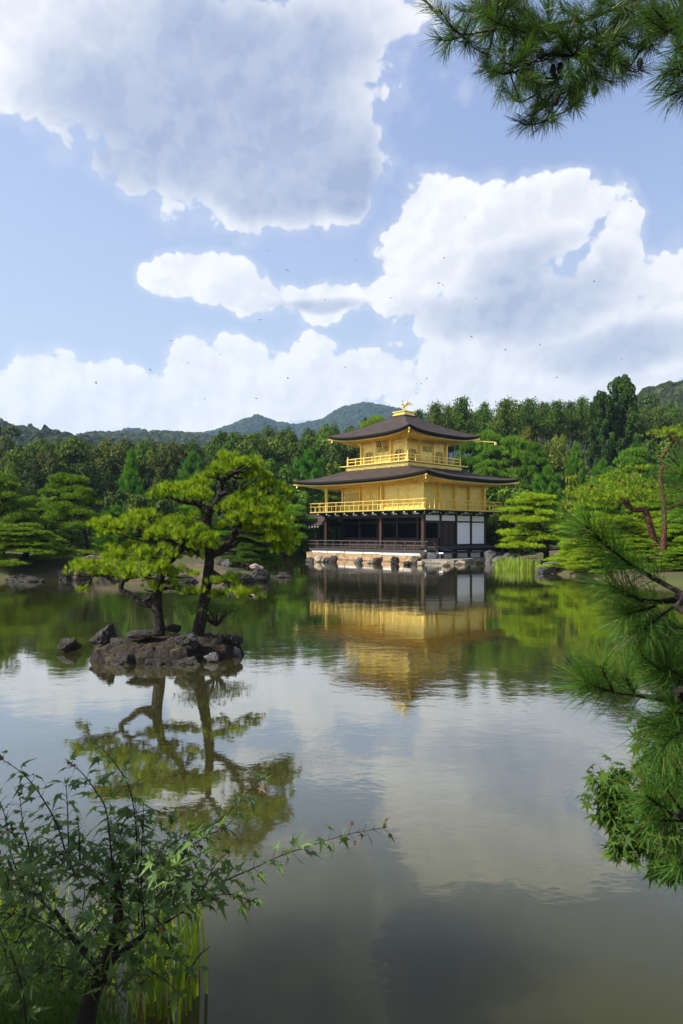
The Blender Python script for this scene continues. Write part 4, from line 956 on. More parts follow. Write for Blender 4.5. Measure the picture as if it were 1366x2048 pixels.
# --- prototypes for the garden and the wood, one unit high and one unit wide
def proto_pine(seed, tiers=6, lean=.1, npad=15, dens=900, flat=.30, bare=.28, top_w=.26, low_w=.42, nl=.034, nn=7, wd=.0065, pf=.58):
    r = np.random.default_rng(seed); A = Arr(); C = Arr()
    zs = np.linspace(0, .95, 8); ph = r.uniform(0, 6.28)
    tp = np.stack([lean * np.sin(zs * 4 + ph) - lean * np.sin(ph), lean * np.cos(zs * 3.3 + ph) - lean * np.cos(ph), zs], 1)
    bark_tube(A, tp, np.linspace(.036, .010, 8), 9, 3, .2)
    for i in range(npad):
        t = (i + .5) / npad; z = bare + (.93 - bare) * t
        k = z / .95 * 7; j = min(6, int(k)); b0 = tp[j] + (tp[j + 1] - tp[j]) * (k - j)
        a = i * 2.4 + r.uniform(-.5, .5); reach = (low_w * (1 - t) + .10 * t) * r.uniform(.55, 1.0) if i < npad - 2 else .03
        c = b0 + np.array([math.cos(a) * reach, math.sin(a) * reach, r.uniform(-.02, .04)])
        rx = (low_w * pf * (1 - t) + top_w * .8 * t) * r.uniform(.75, 1.1)
        bark_tube(A, [b0 - np.array([0, 0, .03]), b0 + (c - b0) * .5 + np.array([0, 0, .0]) + r.normal(0, .015, 3), c], [.015, .011, .005], 6, 3, .2)
        p, D, cc = pad_cloud(c, rx, rx, rx * flat, int(dens * rx * rx * 12), r=r)
        twigs(A, c - (c - b0) * .3, cc[:5], .005)
        V, T, v = needles(p, D, nn, nl, wd, .45, .2); C.add(V, T, None, v)
    return A, C, 'bark', 'needle'
def proto_broad(seed, nlobe=26, dens=210, size=.022, shape=(.5, .5, .36), cz=.62, loose=.0, twig=True, low=.2):
    r = np.random.default_rng(seed); A = Arr(); C = Arr()
    bark_tube(A, [(0, 0, 0), (.01, .0, .18), (.0, .02, .4), (.02, 0, .7)], [.035, .028, .02, .008], 8, 4, .1)
    for i in range(nlobe):
        d = unit(r.normal(0, 1, 3)); q = r.uniform(.45, .86) if i else .2
        c = d * q * np.array(shape) + np.array([0, 0, cz])
        if c[2] < low: c[2] = low + r.uniform(0, .08)
        rr = r.uniform(.11, .23) * (1 - .25 * loose)
        n = int(dens * (rr / .14) ** 2)
        dd = unit(r.normal(0, 1, (n, 3))); dd[:, 2] = np.where(dd[:, 2] < -.35, -dd[:, 2] * .8, dd[:, 2])
        sub = .72 + .28 * np.sin(dd @ r.normal(0, 5, (3,)) + r.uniform(0, 6)) * np.sin(dd @ r.normal(0, 5, (3,)))
        p = c + dd * (rr * sub * r.uniform(.75, 1.1, n) ** .5)[:, None] * np.array([1, 1, .8])
        tone = np.clip(r.normal(.5, .22) + r.normal(0, .18, n), 0, 1)
        V, Q, v = cards(p, dd + np.array([0, 0, .35]), size, .38, tone); C.add(V, None, Q, v)
        bark_tube(A, [(0, .01, .25 + .2 * r.random()), tuple((c + np.array([0, 0, .35])) / 2 * np.array([.8, .8, 1])), tuple(c)], [.014, .009, .003], 5, 3)
    return A, C, 'bark_far', 'leaf_far'
def proto_cypress(seed, z0=.38, nb=60, wid=.5, dens=50, size=.020, conic=.6, droop=.25):
    r = np.random.default_rng(seed); A = Arr(); C = Arr()
    bark_tube(A, [(0, 0, 0), (.01, 0, .35), (0, .01, .7), (.01, 0, .98)], [.020, .017, .011, .002], 8, 3, .05)
    for i in range(nb):
        t = (i + r.random()) / nb; z = z0 + (.97 - z0) * t; a = i * 2.39996 + r.uniform(-.4, .4)
        l = wid * ((1 - t) ** conic * .85 + .15) * r.uniform(.55, 1.05) * (.55 + .45 * min(1, t * 6 + .3))
        d = np.array([math.cos(a), math.sin(a), 0]); tip = d * l + np.array([0, 0, z + l * .12])
        n = int(dens * (.4 + l / wid))
        u = r.random(n) ** .65
        p = np.array([0, 0, z]) + (tip - np.array([0, 0, z])) * u[:, None] + r.normal(0, 1, (n, 3)) * np.array([.045, .045, .018]) * (.5 + u[:, None] * .7)
        p[:, 2] -= droop * l * u ** 2 * .35
        tone = np.clip(r.normal(.5, .2) + r.normal(0, .15, n), 0, 1)
        V, Q, v = cards(p, d * .5 + np.array([0, 0, .9]) + r.normal(0, .1, (n, 3)), size, .5, tone, .35); C.add(V, None, Q, v)
        bark_tube(A, [(0, 0, z), tuple(np.array([0, 0, z]) + (tip - np.array([0, 0, z])) * .8)], [.005, .002], 4, 1)
    for k in range(5):                       # dead stubs on the bare trunk
        a = r.uniform(0, 6.28); z = r.uniform(.15, z0); l = r.uniform(.03, .10); bark_tube(A, [(0, 0, z), (math.cos(a) * l, math.sin(a) * l, z + .01)], [.004, .001], 4, 1)
    return A, C, 'bark_far', 'leaf_far'
def proto_cedar(seed, nl=72, z0=.20):
    """old cedar: heavy hanging clumps, a bare broken trunk showing between them"""
    r = np.random.default_rng(seed); A = Arr(); C = Arr()
    bark_tube(A, [(0, 0, 0), (.01, 0, .3), (.03, .0, .6), (.02, 0, .95)], [.030, .026, .018, .006], 9, 3, .1)
    for i in range(nl):
        t = (i + r.random()) / nl; z = z0 + (.96 - z0) * t; a = i * 2.39996 + r.uniform(-.6, .6)
        reach = (.34 * (1 - t) ** .5 + .08) * r.uniform(.35, 1.0); rr = r.uniform(.05, .085)
        c = np.array([math.cos(a) * reach, math.sin(a) * reach, z]); n = 170
        dd = unit(r.normal(0, 1, (n, 3))); p = c + dd * rr * r.uniform(.8, 1.05, (n, 1)) * np.array([1, 1, .62]); p[:, 2] -= np.clip(-dd[:, 2], 0, 1) * rr * r.uniform(0, .5, n)
        tone = np.clip(r.normal(.45, .2) + r.normal(0, .15, n), 0, 1)
        V, Q, v = cards(p, dd + np.array([0, 0, .2]), .014, .4, tone, .3, 1.0); C.add(V, None, Q, v)
        bark_tube(A, [(0, 0, z + .02), (c[0] * .5, c[1] * .5, z + .03), tuple(c)], [.008, .006, .003], 5, 2)
    for k in range(6):
        a = r.uniform(0, 6.28); z = r.uniform(.08, .3); l = r.uniform(.05, .14); bark_tube(A, [(0, 0, z), (math.cos(a) * l, math.sin(a) * l, z + .02)], [.006, .002], 5, 1)
    return A, C, 'bark_far', 'leaf_far'
def proto_soft(seed, tiers=11, wid=.5, nl=.045, cone=1.0):
    """soft-needled conifer: tiers of upturned plumes"""
    r = np.random.default_rng(seed); A = Arr(); C = Arr()
    bark_tube(A, [(0, 0, 0), (.0, .01, .5), (0, 0, .97)], [.03, .018, .003], 8, 4, .1)
    for i in range(tiers):
        t = i / (tiers - 1); z = .10 + .80 * t; L = wid * ((1 - t) ** cone * .88 + .10)
        for k in range(int(7 + 5 * (1 - t))):
            a = k * 6.283 / (7 + 5 * (1 - t)) + r.uniform(-.3, .3) + i; l = L * r.uniform(.65, 1.05)
            d = np.array([math.cos(a), math.sin(a), 0]); n = int(26 + 70 * l / wid)
            u = r.random(n) ** .7; p = np.array([0, 0, z]) + d * (l * u)[:, None] + np.array([0, 0, 1]) * (l * .30 * u ** 2)[:, None] + r.normal(0, .018, (n, 3))
            V, T, v = needles(p, d * .55 + np.array([0, 0, .75]) + r.normal(0, .15, (n, 3)), 6, nl, .008, .35, .2, np.clip(r.normal(.5, .2) + r.normal(0, .15, n), 0, 1)); C.add(V, T, None, v)
            bark_tube(A, [(0, 0, z), tuple(np.array([0, 0, z]) + d * l * .9 + np.array([0, 0, l * .24]))], [.007, .002], 4, 1)
    top = np.array([[0, 0, .93]]) + r.normal(0, .015, (40, 3)); V, T, v = needles(top, np.tile([0, 0, 1.], (40, 1)), 6, nl * 1.2, .008, .4); C.add(V, T, None, v)
    return A, C, 'bark_far', 'needle'
PROTO = {}
def proto(kind):
    if kind not in PROTO:
        A, C, tm, cm = {'oak': lambda: proto_broad(1), 'oak2': lambda: proto_broad(2, 30, 200, .022, (.5, .5, .40), .56),
            'loose': lambda: proto_broad(3, 30, 110, .026, (.48, .48, .42), .56, 1), 'loose2': lambda: proto_broad(4, 26, 120, .026, (.46, .46, .44), .54, 1),
            'bush': lambda: proto_broad(5, 22, 190, .032, (.5, .5, .42), .45, 0, low=.1),
            'cypress': lambda: proto_cypress(6, .52), 'cypress2': lambda: proto_cypress(7, .56, 52, .48, 54, .021, .45), 'cypress3': lambda: proto_cypress(8, .46, 66, .5, 46, .020, .8),
            'cedar': lambda: proto_cedar(9), 'soft': lambda: proto_soft(10), 'soft2': lambda: proto_soft(11, 8, .5, .06, .55),
            'pine': lambda: proto_pine(12), 'pine2': lambda: proto_pine(13, lean=.14, npad=15, flat=.36, bare=.34), 'pine3': lambda: proto_pine(14, lean=.08, npad=20, bare=.16, flat=.38, low_w=.46),
            'pine4': lambda: proto_pine(18, lean=.08, npad=30, bare=.05, flat=.52, low_w=.50, dens=1000, pf=.40), 'pine5': lambda: proto_pine(14, lean=.08, npad=18, bare=.16, flat=.28, low_w=.46), 'umb': lambda: proto_pine(15, lean=.10, npad=9, bare=.55, flat=.34, low_w=.40, top_w=.36)}[kind]()
        me = []
        for nm, arr, mt in (('trunk', A, tm), ('crown', C, cm)):
            o = arr.build(nm, M[mt]); o.data.use_fake_user = False; me.append(o.data); bpy.data.objects.remove(o)
        PROTO[kind] = me
    return PROTO[kind]
KIND = {'oak': ('broadleaf_tree', 'broadleaf tree'), 'loose': ('broadleaf_tree', 'broadleaf tree'), 'bush': ('bush', 'bush'), 'cypress': ('cypress_tree', 'cypress'), 'cedar': ('cedar_tree', 'cedar'), 'soft': ('conifer_tree', 'conifer'), 'pine': ('pine_tree', 'pine tree'), 'umb': ('pine_tree', 'pine tree')}
def plant(kind, px, top, wpx, Y, tint, label, group=None, mat=None, base=None, rz=None):
    me = proto(kind); nm, cat = KIND[kind.rstrip('12345')]
    s = Y / F; x = (px - 683) * s; zb = gzz(x, Y) - .1 if base is None else base
    h = H - (top - YH) * s - zb
    t = thing(nm, (x, Y, zb), label, cat, group, rz=rng.uniform(0, 6.28) if rz is None else rz)
    for d in me:
        o = bpy.data.objects.new(d.name.split('.')[0], d); link(o, t); o.scale = (wpx * s, wpx * s, h)
        if d.name.startswith('crown'):
            k = rng.uniform(.82, 1.22); o.color = (tint[0] * k * rng.uniform(.92, 1.1), tint[1] * k, tint[2] * k, 1)
            if mat: o.material_slots[0].link = 'OBJECT'; o.material_slots[0].material = M[mat]
    return t

# ------------------------------------------------------------------ the wood and the garden, tree by tree
BR, OL, DK_, GR, LG, BL, YG, TN = (1.0, .86, .80), (.95, .98, .75), (.62, .70, .70), (.85, 1.1, .75), (1.25, 1.35, .9), (.62, .95, 1.05), (1.7, 1.6, .8), (2.0, 1.55, 1.25)
GW = 'trees of the wood behind the garden'; GP = 'pines of the garden'
for a in [
  # left wood, from the left edge to the pavilion
  ('loose2', 8, 838, 130, 100, BR, 'bronze thin-crowned tree at the left edge of the wood'),
  ('oak', 46, 884, 112, 90, OL, 'olive-brown round tree right of the bronze tree at the left edge'),
  ('oak2', 84, 872, 96, 97, OL, 'brown-green tree with a small pointed top on the left, before the dark hill'),
  ('oak', 100, 892, 84, 86, BR, 'dark brown-crowned tree between the olive tree and the big dome'),
  ('oak2', 152, 877, 150, 90, OL, 'big dark dome-shaped tree behind the layered bank pine'),
  ('loose', 198, 884, 70, 100, LG, 'fresh green tree showing between two dark domes on the left'),
  ('oak', 240, 870, 132, 96, BR, 'wide brown-olive tree rising behind the bright emerald conifer'),
  ('oak2', 282, 882, 72, 101, GR, 'dark green tree right of the wide brown-olive one'),
  ('oak', 316, 888, 84, 95, BR, 'very dark brownish tree right of the emerald conifer'),
  ('oak2', 360, 884, 100, 98, BR, 'dark brown-topped tree left of the blue-green conifer'),
  ('loose', 412, 860, 78, 102, GR, 'airy green tree with open branches above the blue-green conifer'),
  ('loose2', 452, 852, 96, 106, GR, 'tall loose tree above the right islet pine'),
  ('loose', 508, 841, 128, 112, OL, 'tallest broad tree left of the pavilion, under the far double peak'),
  ('oak', 522, 868, 124, 95, OL, 'dark tree with pale brushed tips below the tallest broad tree'),
  ('loose2', 572, 854, 96, 108, OL, 'upright light-olive tree right of the pale-tipped tree'),
  ('loose', 610, 845, 96, 110, GR, 'high green tree below the shoulder of the blue mountain'),
  ('oak2', 652, 847, 92, 112, LG, 'yellowish tree just left of the upper roof tip'),
  ('loose', 692, 842, 64, 116, BR, 'brownish tree behind the left slope of the upper roof'),
  ('loose2', 727, 825, 60, 118, DK_, 'slim dark tree rising over the left slope of the upper roof'),
  ('umb', 762, 830, 80, 112, LG, 'light green tree showing left of the phoenix'),
  ('cypress', 838, 818, 62, 112, GR, 'short dark conifer just right of the phoenix'),
  ('soft', 262, 896, 100, 80, (.75, 1.3, 1.0), 'bright emerald conifer of triangular outline on the left'),
  ('soft2', 385, 903, 116, 85, BL, 'blue-green feathery conifer behind the left islet pine'),
  ('oak2', 470, 896, 100, 86, DK_, 'dark green rounded tree behind the top of the right islet pine'),
  ('soft2', 506, 900, 70, 82, BL, 'small blue-green conifer right of the islet pine top'),
  ('oak', 548, 912, 110, 80, GR, 'mid-green tree in the hollow left of the pavilion'),
  ('soft2', 618, 898, 130, 86, (.75, 1.25, 1.0), 'bushy emerald conifer left of the third floor of the pavilion'),
  ('loose', 664, 896, 84, 88, LG, 'light green tree left of the gilded third floor'),
  ('oak2', 592, 930, 110, 76, GR, 'dark leafy tree by the left tip of the lower roof'),
  ('loose2', 18, 914, 84, 76, (1.3, 1.35, .8), 'yellow-green open tree at the left edge above the pines'),
  ('oak', 72, 922, 100, 80, DK_, 'dark flat-topped tree below the brown trees on the left'),
  ('bush', 112, 946, 70, 62, (.9, .95, 1.25), 'grey-leaved bush left of the layered bank pine'),
  ('bush', 92, 966, 80, 57, (1.7, 1.5, .75), 'yellow-green bush between the two left pines'),
  ('bush', 250, 955, 84, 62, (.8, .9, 1.0), 'grey-green bush below the emerald conifer'),
  ('bush', 300, 958, 96, 58, (.95, 1.0, 1.15), 'grey-leaved bush behind the left islet pine'),
  ('bush', 338, 946, 96, 66, GR, 'green bush right of the grey-leaved bush behind the left islet pine'),
  ('bush', 540, 950, 110, 70, DK_, 'dark bush behind the right islet pine limb'),
  # right wood
  ('cypress2', 872, 803, 74, 110, OL, 'tall rounded cypress first right of the upper roof ridge'),
  ('cypress', 925, 793, 92, 112, GR, 'tall open cypress with a see-through top above the right roof slope'),
  ('cypress3', 968, 803, 70, 118, GR, 'leaning cypress with a tufted top before the gap in the skyline'),
  ('cypress2', 1014, 796, 92, 108, OL, 'cypress with a lone tuft at the top, right of the skyline gap'),
  ('cypress', 1038, 806, 60, 116, GR, 'small-topped cypress behind the tufted one'),
  ('cypress2', 1060, 796, 70, 112, GR, 'pointed cypress at the middle of the cypress wall'),
  ('cypress3', 1086, 803, 70, 116, OL, 'broad-topped cypress right of the pointed one'),
  ('cypress2', 1114, 800, 78, 110, GR, 'bright-sided cypress above the tan trees'),
  ('cypress', 1142, 802, 64, 114, DK_, 'dark cypress left of the spire-topped one'),
  ('cypress2', 1164, 793, 56, 112, GR, 'spire-topped cypress near the old cedars'),
  ('cypress', 1184, 802, 60, 116, OL, 'cypress just left of the old cedars'),
  ('cypress3', 895, 822, 70, 120, DK_, 'dark cypress between the rounded and the open cypress'),
  ('cypress2', 1275, 830, 80, 118, DK_, 'dark cypress in the shade right of the old cedars'),
  ('cedar', 1207, 780, 96, 99, (.50, .66, .48), 'old cedar with hanging clumps, the lower one on the left'),
  ('cedar', 1246, 750, 120, 101, (.54, .70, .50), 'tallest old cedar with hanging clumps and a bare grey trunk'),
  ('oak2', 1292, 790, 110, 170, DK_, 'dark spreading tree on the hillside right of the cedars'),
  ('loose', 1316, 797, 62, 125, OL, 'slender olive tree on the right slope'),
  ('loose2', 1346, 796, 60, 125, GR, 'slender green tree at the right end of the slope'),
  ('oak', 1372, 830, 80, 120, BR, 'brown-green tree at the right edge of the slope'),
  ('oak', 1316, 872, 116, 84, OL, 'dense olive tree behind the twisted pine trunk'),
  ('soft2', 1272, 885, 84, 94, BL, 'blue-green conifer at the foot of the tallest cedar'),
  ('oak2', 1046, 855, 56, 97, TN, 'tan flowering-looking tree before the dark trunks, nearest the roof'),
  ('oak', 1122, 864, 58, 97, TN, 'tan tree before the dark trunks, farther right'),
  ('oak2', 1082, 884, 104, 90, (1.6, 1.3, 1.1), 'broad tan tree between and below the two smaller tan ones'),
  ('umb', 978, 866, 78, 90, (1.0, 1.25, .8), 'umbrella-shaped pine at the right tip of the upper roof'),
  ('umb', 1016, 878, 92, 88, (1.0, 1.25, .8), 'second umbrella pine, right of the one at the roof tip'),
  ('umb', 935, 880, 90, 92, (.8, 1.1, .75), 'dark pine behind the third-floor balcony corner'),
  ('pine3', 1058, 888, 90, 84, GR, 'layered dark green pine below the tan trees'),
  ('pine3', 968, 922, 140, 82, (.95, 1.25, .8), 'low bright pine above the right slope of the lower roof'),
  ('soft', 1152, 882, 100, 86, (.8, 1.1, .85), 'green conifer rising before the dark trunks'),
  ('loose', 1012, 934, 130, 80, (1.2, 1.45, .8), 'fresh green tree behind the tip of the lower roof'),
  ('soft2', 1096, 930, 110, 80, (.8, 1.15, .9), 'soft green conifer between roof tip and yellow tree'),
  ('loose', 1040, 960, 150, 70, (1.15, 1.4, .75), 'bright green tree right of the gilded second floor'),
  ('oak', 1000, 985, 90, 74, DK_, 'dark tree close behind the right end of the balcony'),
  ('loose2', 1146, 938, 64, 62, (2.3, 1.8, .6), 'golden-yellow small tree above the layered pines'),
  ('pine2', 1248, 903, 130, 80, (.85, 1.2, .85), 'green pine in front of the tallest cedar trunk'),
  ('soft2', 1205, 918, 100, 82, (.75, 1.1, .9), 'soft dark-green conifer left of the pine before the cedars'),
  ('soft2', 1310, 930, 110, 74, (.7, 1.0, .85), 'dark green conifer behind the yellow pines at the right'),
  ('oak2', 1008, 934, 90, 103, GR, 'mid-green tree in the gap above the lower roof tip'),
  ('bush', 985, 1040, 56, 69, (1.6, 1.6, .7), 'yellow-green bush beside the white ground-floor panels'),
  ('bush', 1018, 1062, 56, 66, (1.6, 1.5, .7), 'small yellow bush on the sand right of the terrace'),
  ('oak2', 1010, 1015, 80, 76, DK_, 'dark shrubby tree under the balcony corner at the right'),
  ('bush', 1042, 1085, 46, 58, (.8, 1.1, .8), 'green bush on the shore at the end of the terrace'),
]: plant(*a, group=GW)
for a in [
  ('pine3', 0, 946, 150, 46, (1.0, 1.12, .8), 'tall dense pine at the left edge'),
  ('pine4', 34, 1050, 230, 36.0, (1.02, 1.12, .8), 'low wide pine at the left edge, hanging over the water'),
  ('pine2', 84, 996, 112, 50, (.95, 1.08, .8), 'small flat-layered pine left of the gravel bank'),
  ('pine2', 172, 952, 165, 40, (1.0, 1.1, .8), 'layered pine with a thick dark trunk standing on the gravel bank'),
  ('pine3', 130, 1046, 92, 52, (.9, 1.05, .8), 'low pine behind the thick trunk on the gravel bank'),
  ('soft2', 232, 1010, 110, 56, (.75, 1.2, .85), 'soft green young pine right of the layered bank pine'),
  ('pine3', 318, 985, 130, 60, (.85, 1.15, .8), 'dark green pine behind the left islet pine'),
  ('pine3', 400, 1000, 120, 62, (.9, 1.2, .8), 'dark green pine between the tops of the two islet pines'),
  ('pine', 470, 985, 120, 64, (.8, 1.1, .8), 'shaded pine behind the long limb of the right islet pine'),
  ('soft2', 580, 972, 110, 70, (.75, 1.15, .9), 'soft blue-green pine left of the lower roof tip'),
  ('pine2', 560, 1012, 130, 66, (1.1, 1.4, .75), 'bright pine with pale branches left of the fishing porch'),
  ('pine3', 584, 1040, 74, 78, (1.2, 1.4, .7), 'yellow-green pine left of the fishing porch'),
  ('pine', 652, 972, 84, 78, (1.5, 1.35, .9), 'olive-yellow pine seen through the second-floor porch'),
  ('pine3', 640, 1030, 90, 80, (1.0, 1.3, .75), 'green pine seen through the open ground-floor porch'),
  ('pine3', 494, 1066, 112, 35.5, (.5, .72, .55), 'dark low pine on the spit behind the islet'),
  ('pine3', 592, 1096, 60, 68, (.9, 1.2, .7), 'low green pine on the shore left of the pavilion foot'),
  ('bush', 545, 1092, 90, 70, (1.3, 1.5, .7), 'pale green reed-like bush at the far shore behind the spit'),
  ('pine5', 1092, 984, 176, 46, (1.10, 1.10, .8), 'wide pine in neat flat layers on the right shore beside the reeds', GP, 'needle_gold'),
  ('pine4', 1238, 1036, 180, 44, (1.10, 1.10, .8), 'low yellow pine below the bent trunk on the right', GP, 'needle_gold'),
  ('pine4', 1150, 1078, 140, 38.5, (1.10, 1.10, .8), 'low pine hanging over the rounded grey rock on the right', GP, 'needle_gold'),
  ('pine4', 1185, 985, 150, 52, (1.10, 1.10, .8), 'green layered pine between the neat pine and the bent trunk', GP, 'needle_gold'),
  ('pine4', 1345, 1020, 150, 46, (1.10, 1.10, .8), 'yellow-green pine behind the red trunk at the right edge', GP, 'needle_gold'),
  ('pine4', 1385, 950, 170, 50, (1.10, 1.10, .8), 'pine cut by the right edge behind the near needles', GP, 'needle_gold'),
  ('pine4', 1290, 1078, 150, 38, (1.10, 1.10, .8), 'low spreading pine at the foot of the red trunks on the right', GP, 'needle_gold'),
  ('pine4', 1350, 1100, 130, 33, (1.3, 1.45, .7), 'low pine at the right edge on the near shore behind the needles'),
  ('pine4', 1225, 1105, 110, 36, (1.2, 1.4, .7), 'small low pine on the shore behind the near needles'),
  ('pine4', 1300, 985, 150, 50, (1.10, 1.10, .8), 'yellow-green pine filling the space between the two red trunks', GP, 'needle_gold'),
  ('pine4', 1188, 1098, 110, 35.4, (1.10, 1.10, .8), 'low pine at the water right of the low brown rock', GP, 'needle_gold'),
]: plant(*(a if len(a) > 7 else (*a, GP)))
shrub('shrub', (P(168, 1110, 39).x, 39, gzz(P(168, 1110, 39).x, 39) - .05), 'low clipped brown-green shrub at the foot of the bank pine', 1.35, .42, 2600, .035, 'leaf_far', 14, color=(1.3, 1.1, .7), flat=.5)
YB_ = 41.0
px_tree('pine_tree', Vector((P(1320, 1110, YB_).x, YB_, gzz(P(1320, 1110, YB_).x, YB_) - .1)), 'yellow-green pine with a dark red bent trunk on the right shore',
    [([(1324, 1128), (1318, 1110), (1308, 1078), (1300, 1050), (1294, 1030), (1288, 1020), (1270, 1020), (1256, 1010), (1246, 1000), (1240, 985), (1248, 965)], 7.5, 3.5),
     ([(1256, 1010), (1256, 998), (1250, 990)], 3, 2), ([(1246, 998), (1225, 985), (1200, 975), (1180, 970)], 3.5, 1.5), ([(1250, 990), (1275, 975), (1300, 968)], 3, 1.2)],
    [(1230, 990, 66, 22, -.8, (1245, 990)), (1180, 990, 44, 16, -.6, (1190, 975)), (1290, 990, 44, 16, -.5, (1260, 985)), (1160, 978, 36, 12, .2, (1185, 972)), (1250, 950, 44, 20, 0, (1245, 970)), (1215, 962, 52, 20, .5, (1210, 980)), (1285, 968, 40, 16, -.4, (1275, 976)), (1245, 980, 62, 24, -.6, (1245, 985)), (1195, 985, 50, 18, -.2, (1190, 975)),
     (1175, 1003, 46, 16, .4, (1180, 972)), (1320, 975, 30, 12, .2, (1300, 968)), (1268, 935, 30, 12, .4, (1255, 965)), (1225, 1010, 40, 12, .5, (1220, 985))],
    YB_, 'needle_gold', 1.3, 12, .21, .024, .09, GP, 'bark_red')
YC = 37.0
px_tree('pine_tree', Vector((P(1328, 1120, YC).x, YC, gzz(P(1328, 1120, YC).x, YC) - .1)), 'thin pine with a red twisted trunk and one top pad at the right edge',
    [([(1329, 1140), (1326, 1110), (1327, 1080), (1329, 1050), (1328, 1020), (1326, 990), (1321, 960), (1322, 940), (1328, 928), (1322, 918), (1330, 905), (1342, 890), (1350, 878), (1345, 870)], 6, 2.4),
     ([(1330, 1018), (1345, 1014), (1366, 1004), (1390, 995)], 4.5, 2.5), ([(1346, 872), (1335, 868), (1318, 868)], 2, 1), ([(1350, 876), (1365, 868), (1385, 866)], 2.2, 1)],
    [(1318, 864, 34, 12, 0, (1335, 868)), (1350, 860, 34, 12, .2, (1350, 872)), (1380, 868, 30, 12, -.2, (1370, 868)), (1335, 874, 30, 8, -.3, (1340, 870)), (1392, 985, 40, 16, 0, (1385, 995))],
    YC, 'needle_gold', 1.3, 12, .19, .022, .09, GP, 'bark_red')
# --- the mass of the wood behind: reads as one
def merge(name, items, label):
    """many copies of prototype trees in one mesh each for trunks and crowns"""
    ob = None
    for w_ in (0, 1):
        A = Arr(); m_ = None
        for kind, x, y, z, sx, sz in items:
            me = proto(kind)[w_]; n = len(me.vertices); co = np.empty(n * 3, np.float32); me.vertices.foreach_get('co', co); co = co.reshape(-1, 3)
            li = np.empty(len(me.loops), np.int32); me.loops.foreach_get('vertex_index', li); lt = np.empty(len(me.polygons), np.int32); me.polygons.foreach_get('loop_total', lt)
            a = rng.uniform(0, 6.28); c, s = math.cos(a), math.sin(a)
            V = np.stack([(co[:, 0] * c - co[:, 1] * s) * sx + x, (co[:, 0] * s + co[:, 1] * c) * sx + y, co[:, 2] * sz + z], 1)
            v = np.empty(n, np.float32); me.attributes['v'].data.foreach_get('value', v)
            q = li.reshape(-1, 4) if lt[0] == 4 else None; t = li.reshape(-1, 3) if lt[0] == 3 else None
            A.add(V, t, q, np.clip(v * .8 + rng.uniform(0, .2), 0, 1)); m_ = me.materials[0]
        o = A.build(name if w_ else name + '_trunks', m_)
        tag(o, label if w_ else label + ', its trunks', kind='stuff')
it = []
for px in np.arange(800, 1560, 22):
    for Y, top in ((124, 822), (134, 816), (146, 812)):
        if px < 860 and top < 830: top += 14
        p = px + rng.uniform(-9, 9); x = (p - 683) * Y / F; z = gzz(x, Y); h = H - (top + rng.uniform(-4, 14) - YH) * Y / F - z
        it.append((random.choice(['cypress', 'cypress2', 'cypress3']), x, Y + rng.uniform(-4, 4), z, rng.uniform(4.5, 6.5), h))
merge('cypress_wood', it, 'dark dense cypress wood behind the garden on the right')
it = []
for px in np.arange(-160, 820, 26):
    for Y, top in ((112, 893), (124, 886)):
        p = px + rng.uniform(-10, 10); x = (p - 683) * Y / F; z = gzz(x, Y); t_ = top - 4 - 34 * smooth((p - 380) / 200) ; h = H - (t_ + rng.uniform(-6, 10) - YH) * Y / F - z
        it.append((random.choice(['oak', 'oak2', 'loose']), x, Y + rng.uniform(-4, 4), z, rng.uniform(7, 10), max(4, h)))
merge('broadleaf_wood', it, 'dark broadleaf wood behind the garden on the left')
it = []
for k in range(330):
    Y = rng.uniform(66, 108); p = rng.uniform(-140, 1500); x = (p - 683) * Y / F
    lx = (x - PC.x) * math.cos(PTH) + (Y - PC.y) * math.sin(PTH); ly = -(x - PC.x) * math.sin(PTH) + (Y - PC.y) * math.cos(PTH)
    if Y > 101 and 930 < p < 1300: continue
    if abs(lx) < 11 and abs(ly) < 8.5 or sdist(np.array([x]), np.array([Y]), FAR)[0] < .8: continue
    it.append((random.choice(['bush', 'oak', 'bush']), x, Y, gzz(x, Y) - .2, rng.uniform(3, 6), rng.uniform(2.2, 4.5)))
merge('undergrowth', it, 'dark undergrowth filling the garden edge below the trees')

it = []                                      # the wood that closes the pond on the near right side, out of the picture
for k in range(46):
    x = rng.uniform(46, 75); Y = rng.uniform(-20, 66)
    it.append((random.choice(['oak', 'oak2', 'loose']), x, Y, gzz(x, Y), rng.uniform(7, 10), rng.uniform(11, 17)))
for k in range(40):
    x = rng.uniform(-16, 60); Y = rng.uniform(-34, -14)
    it.append((random.choice(['oak', 'oak2', 'loose']), x, Y, gzz(x, Y), rng.uniform(7, 10), rng.uniform(9, 14)))
merge('broadleaf_wood', it, 'broadleaf wood on the near right side of the pond')

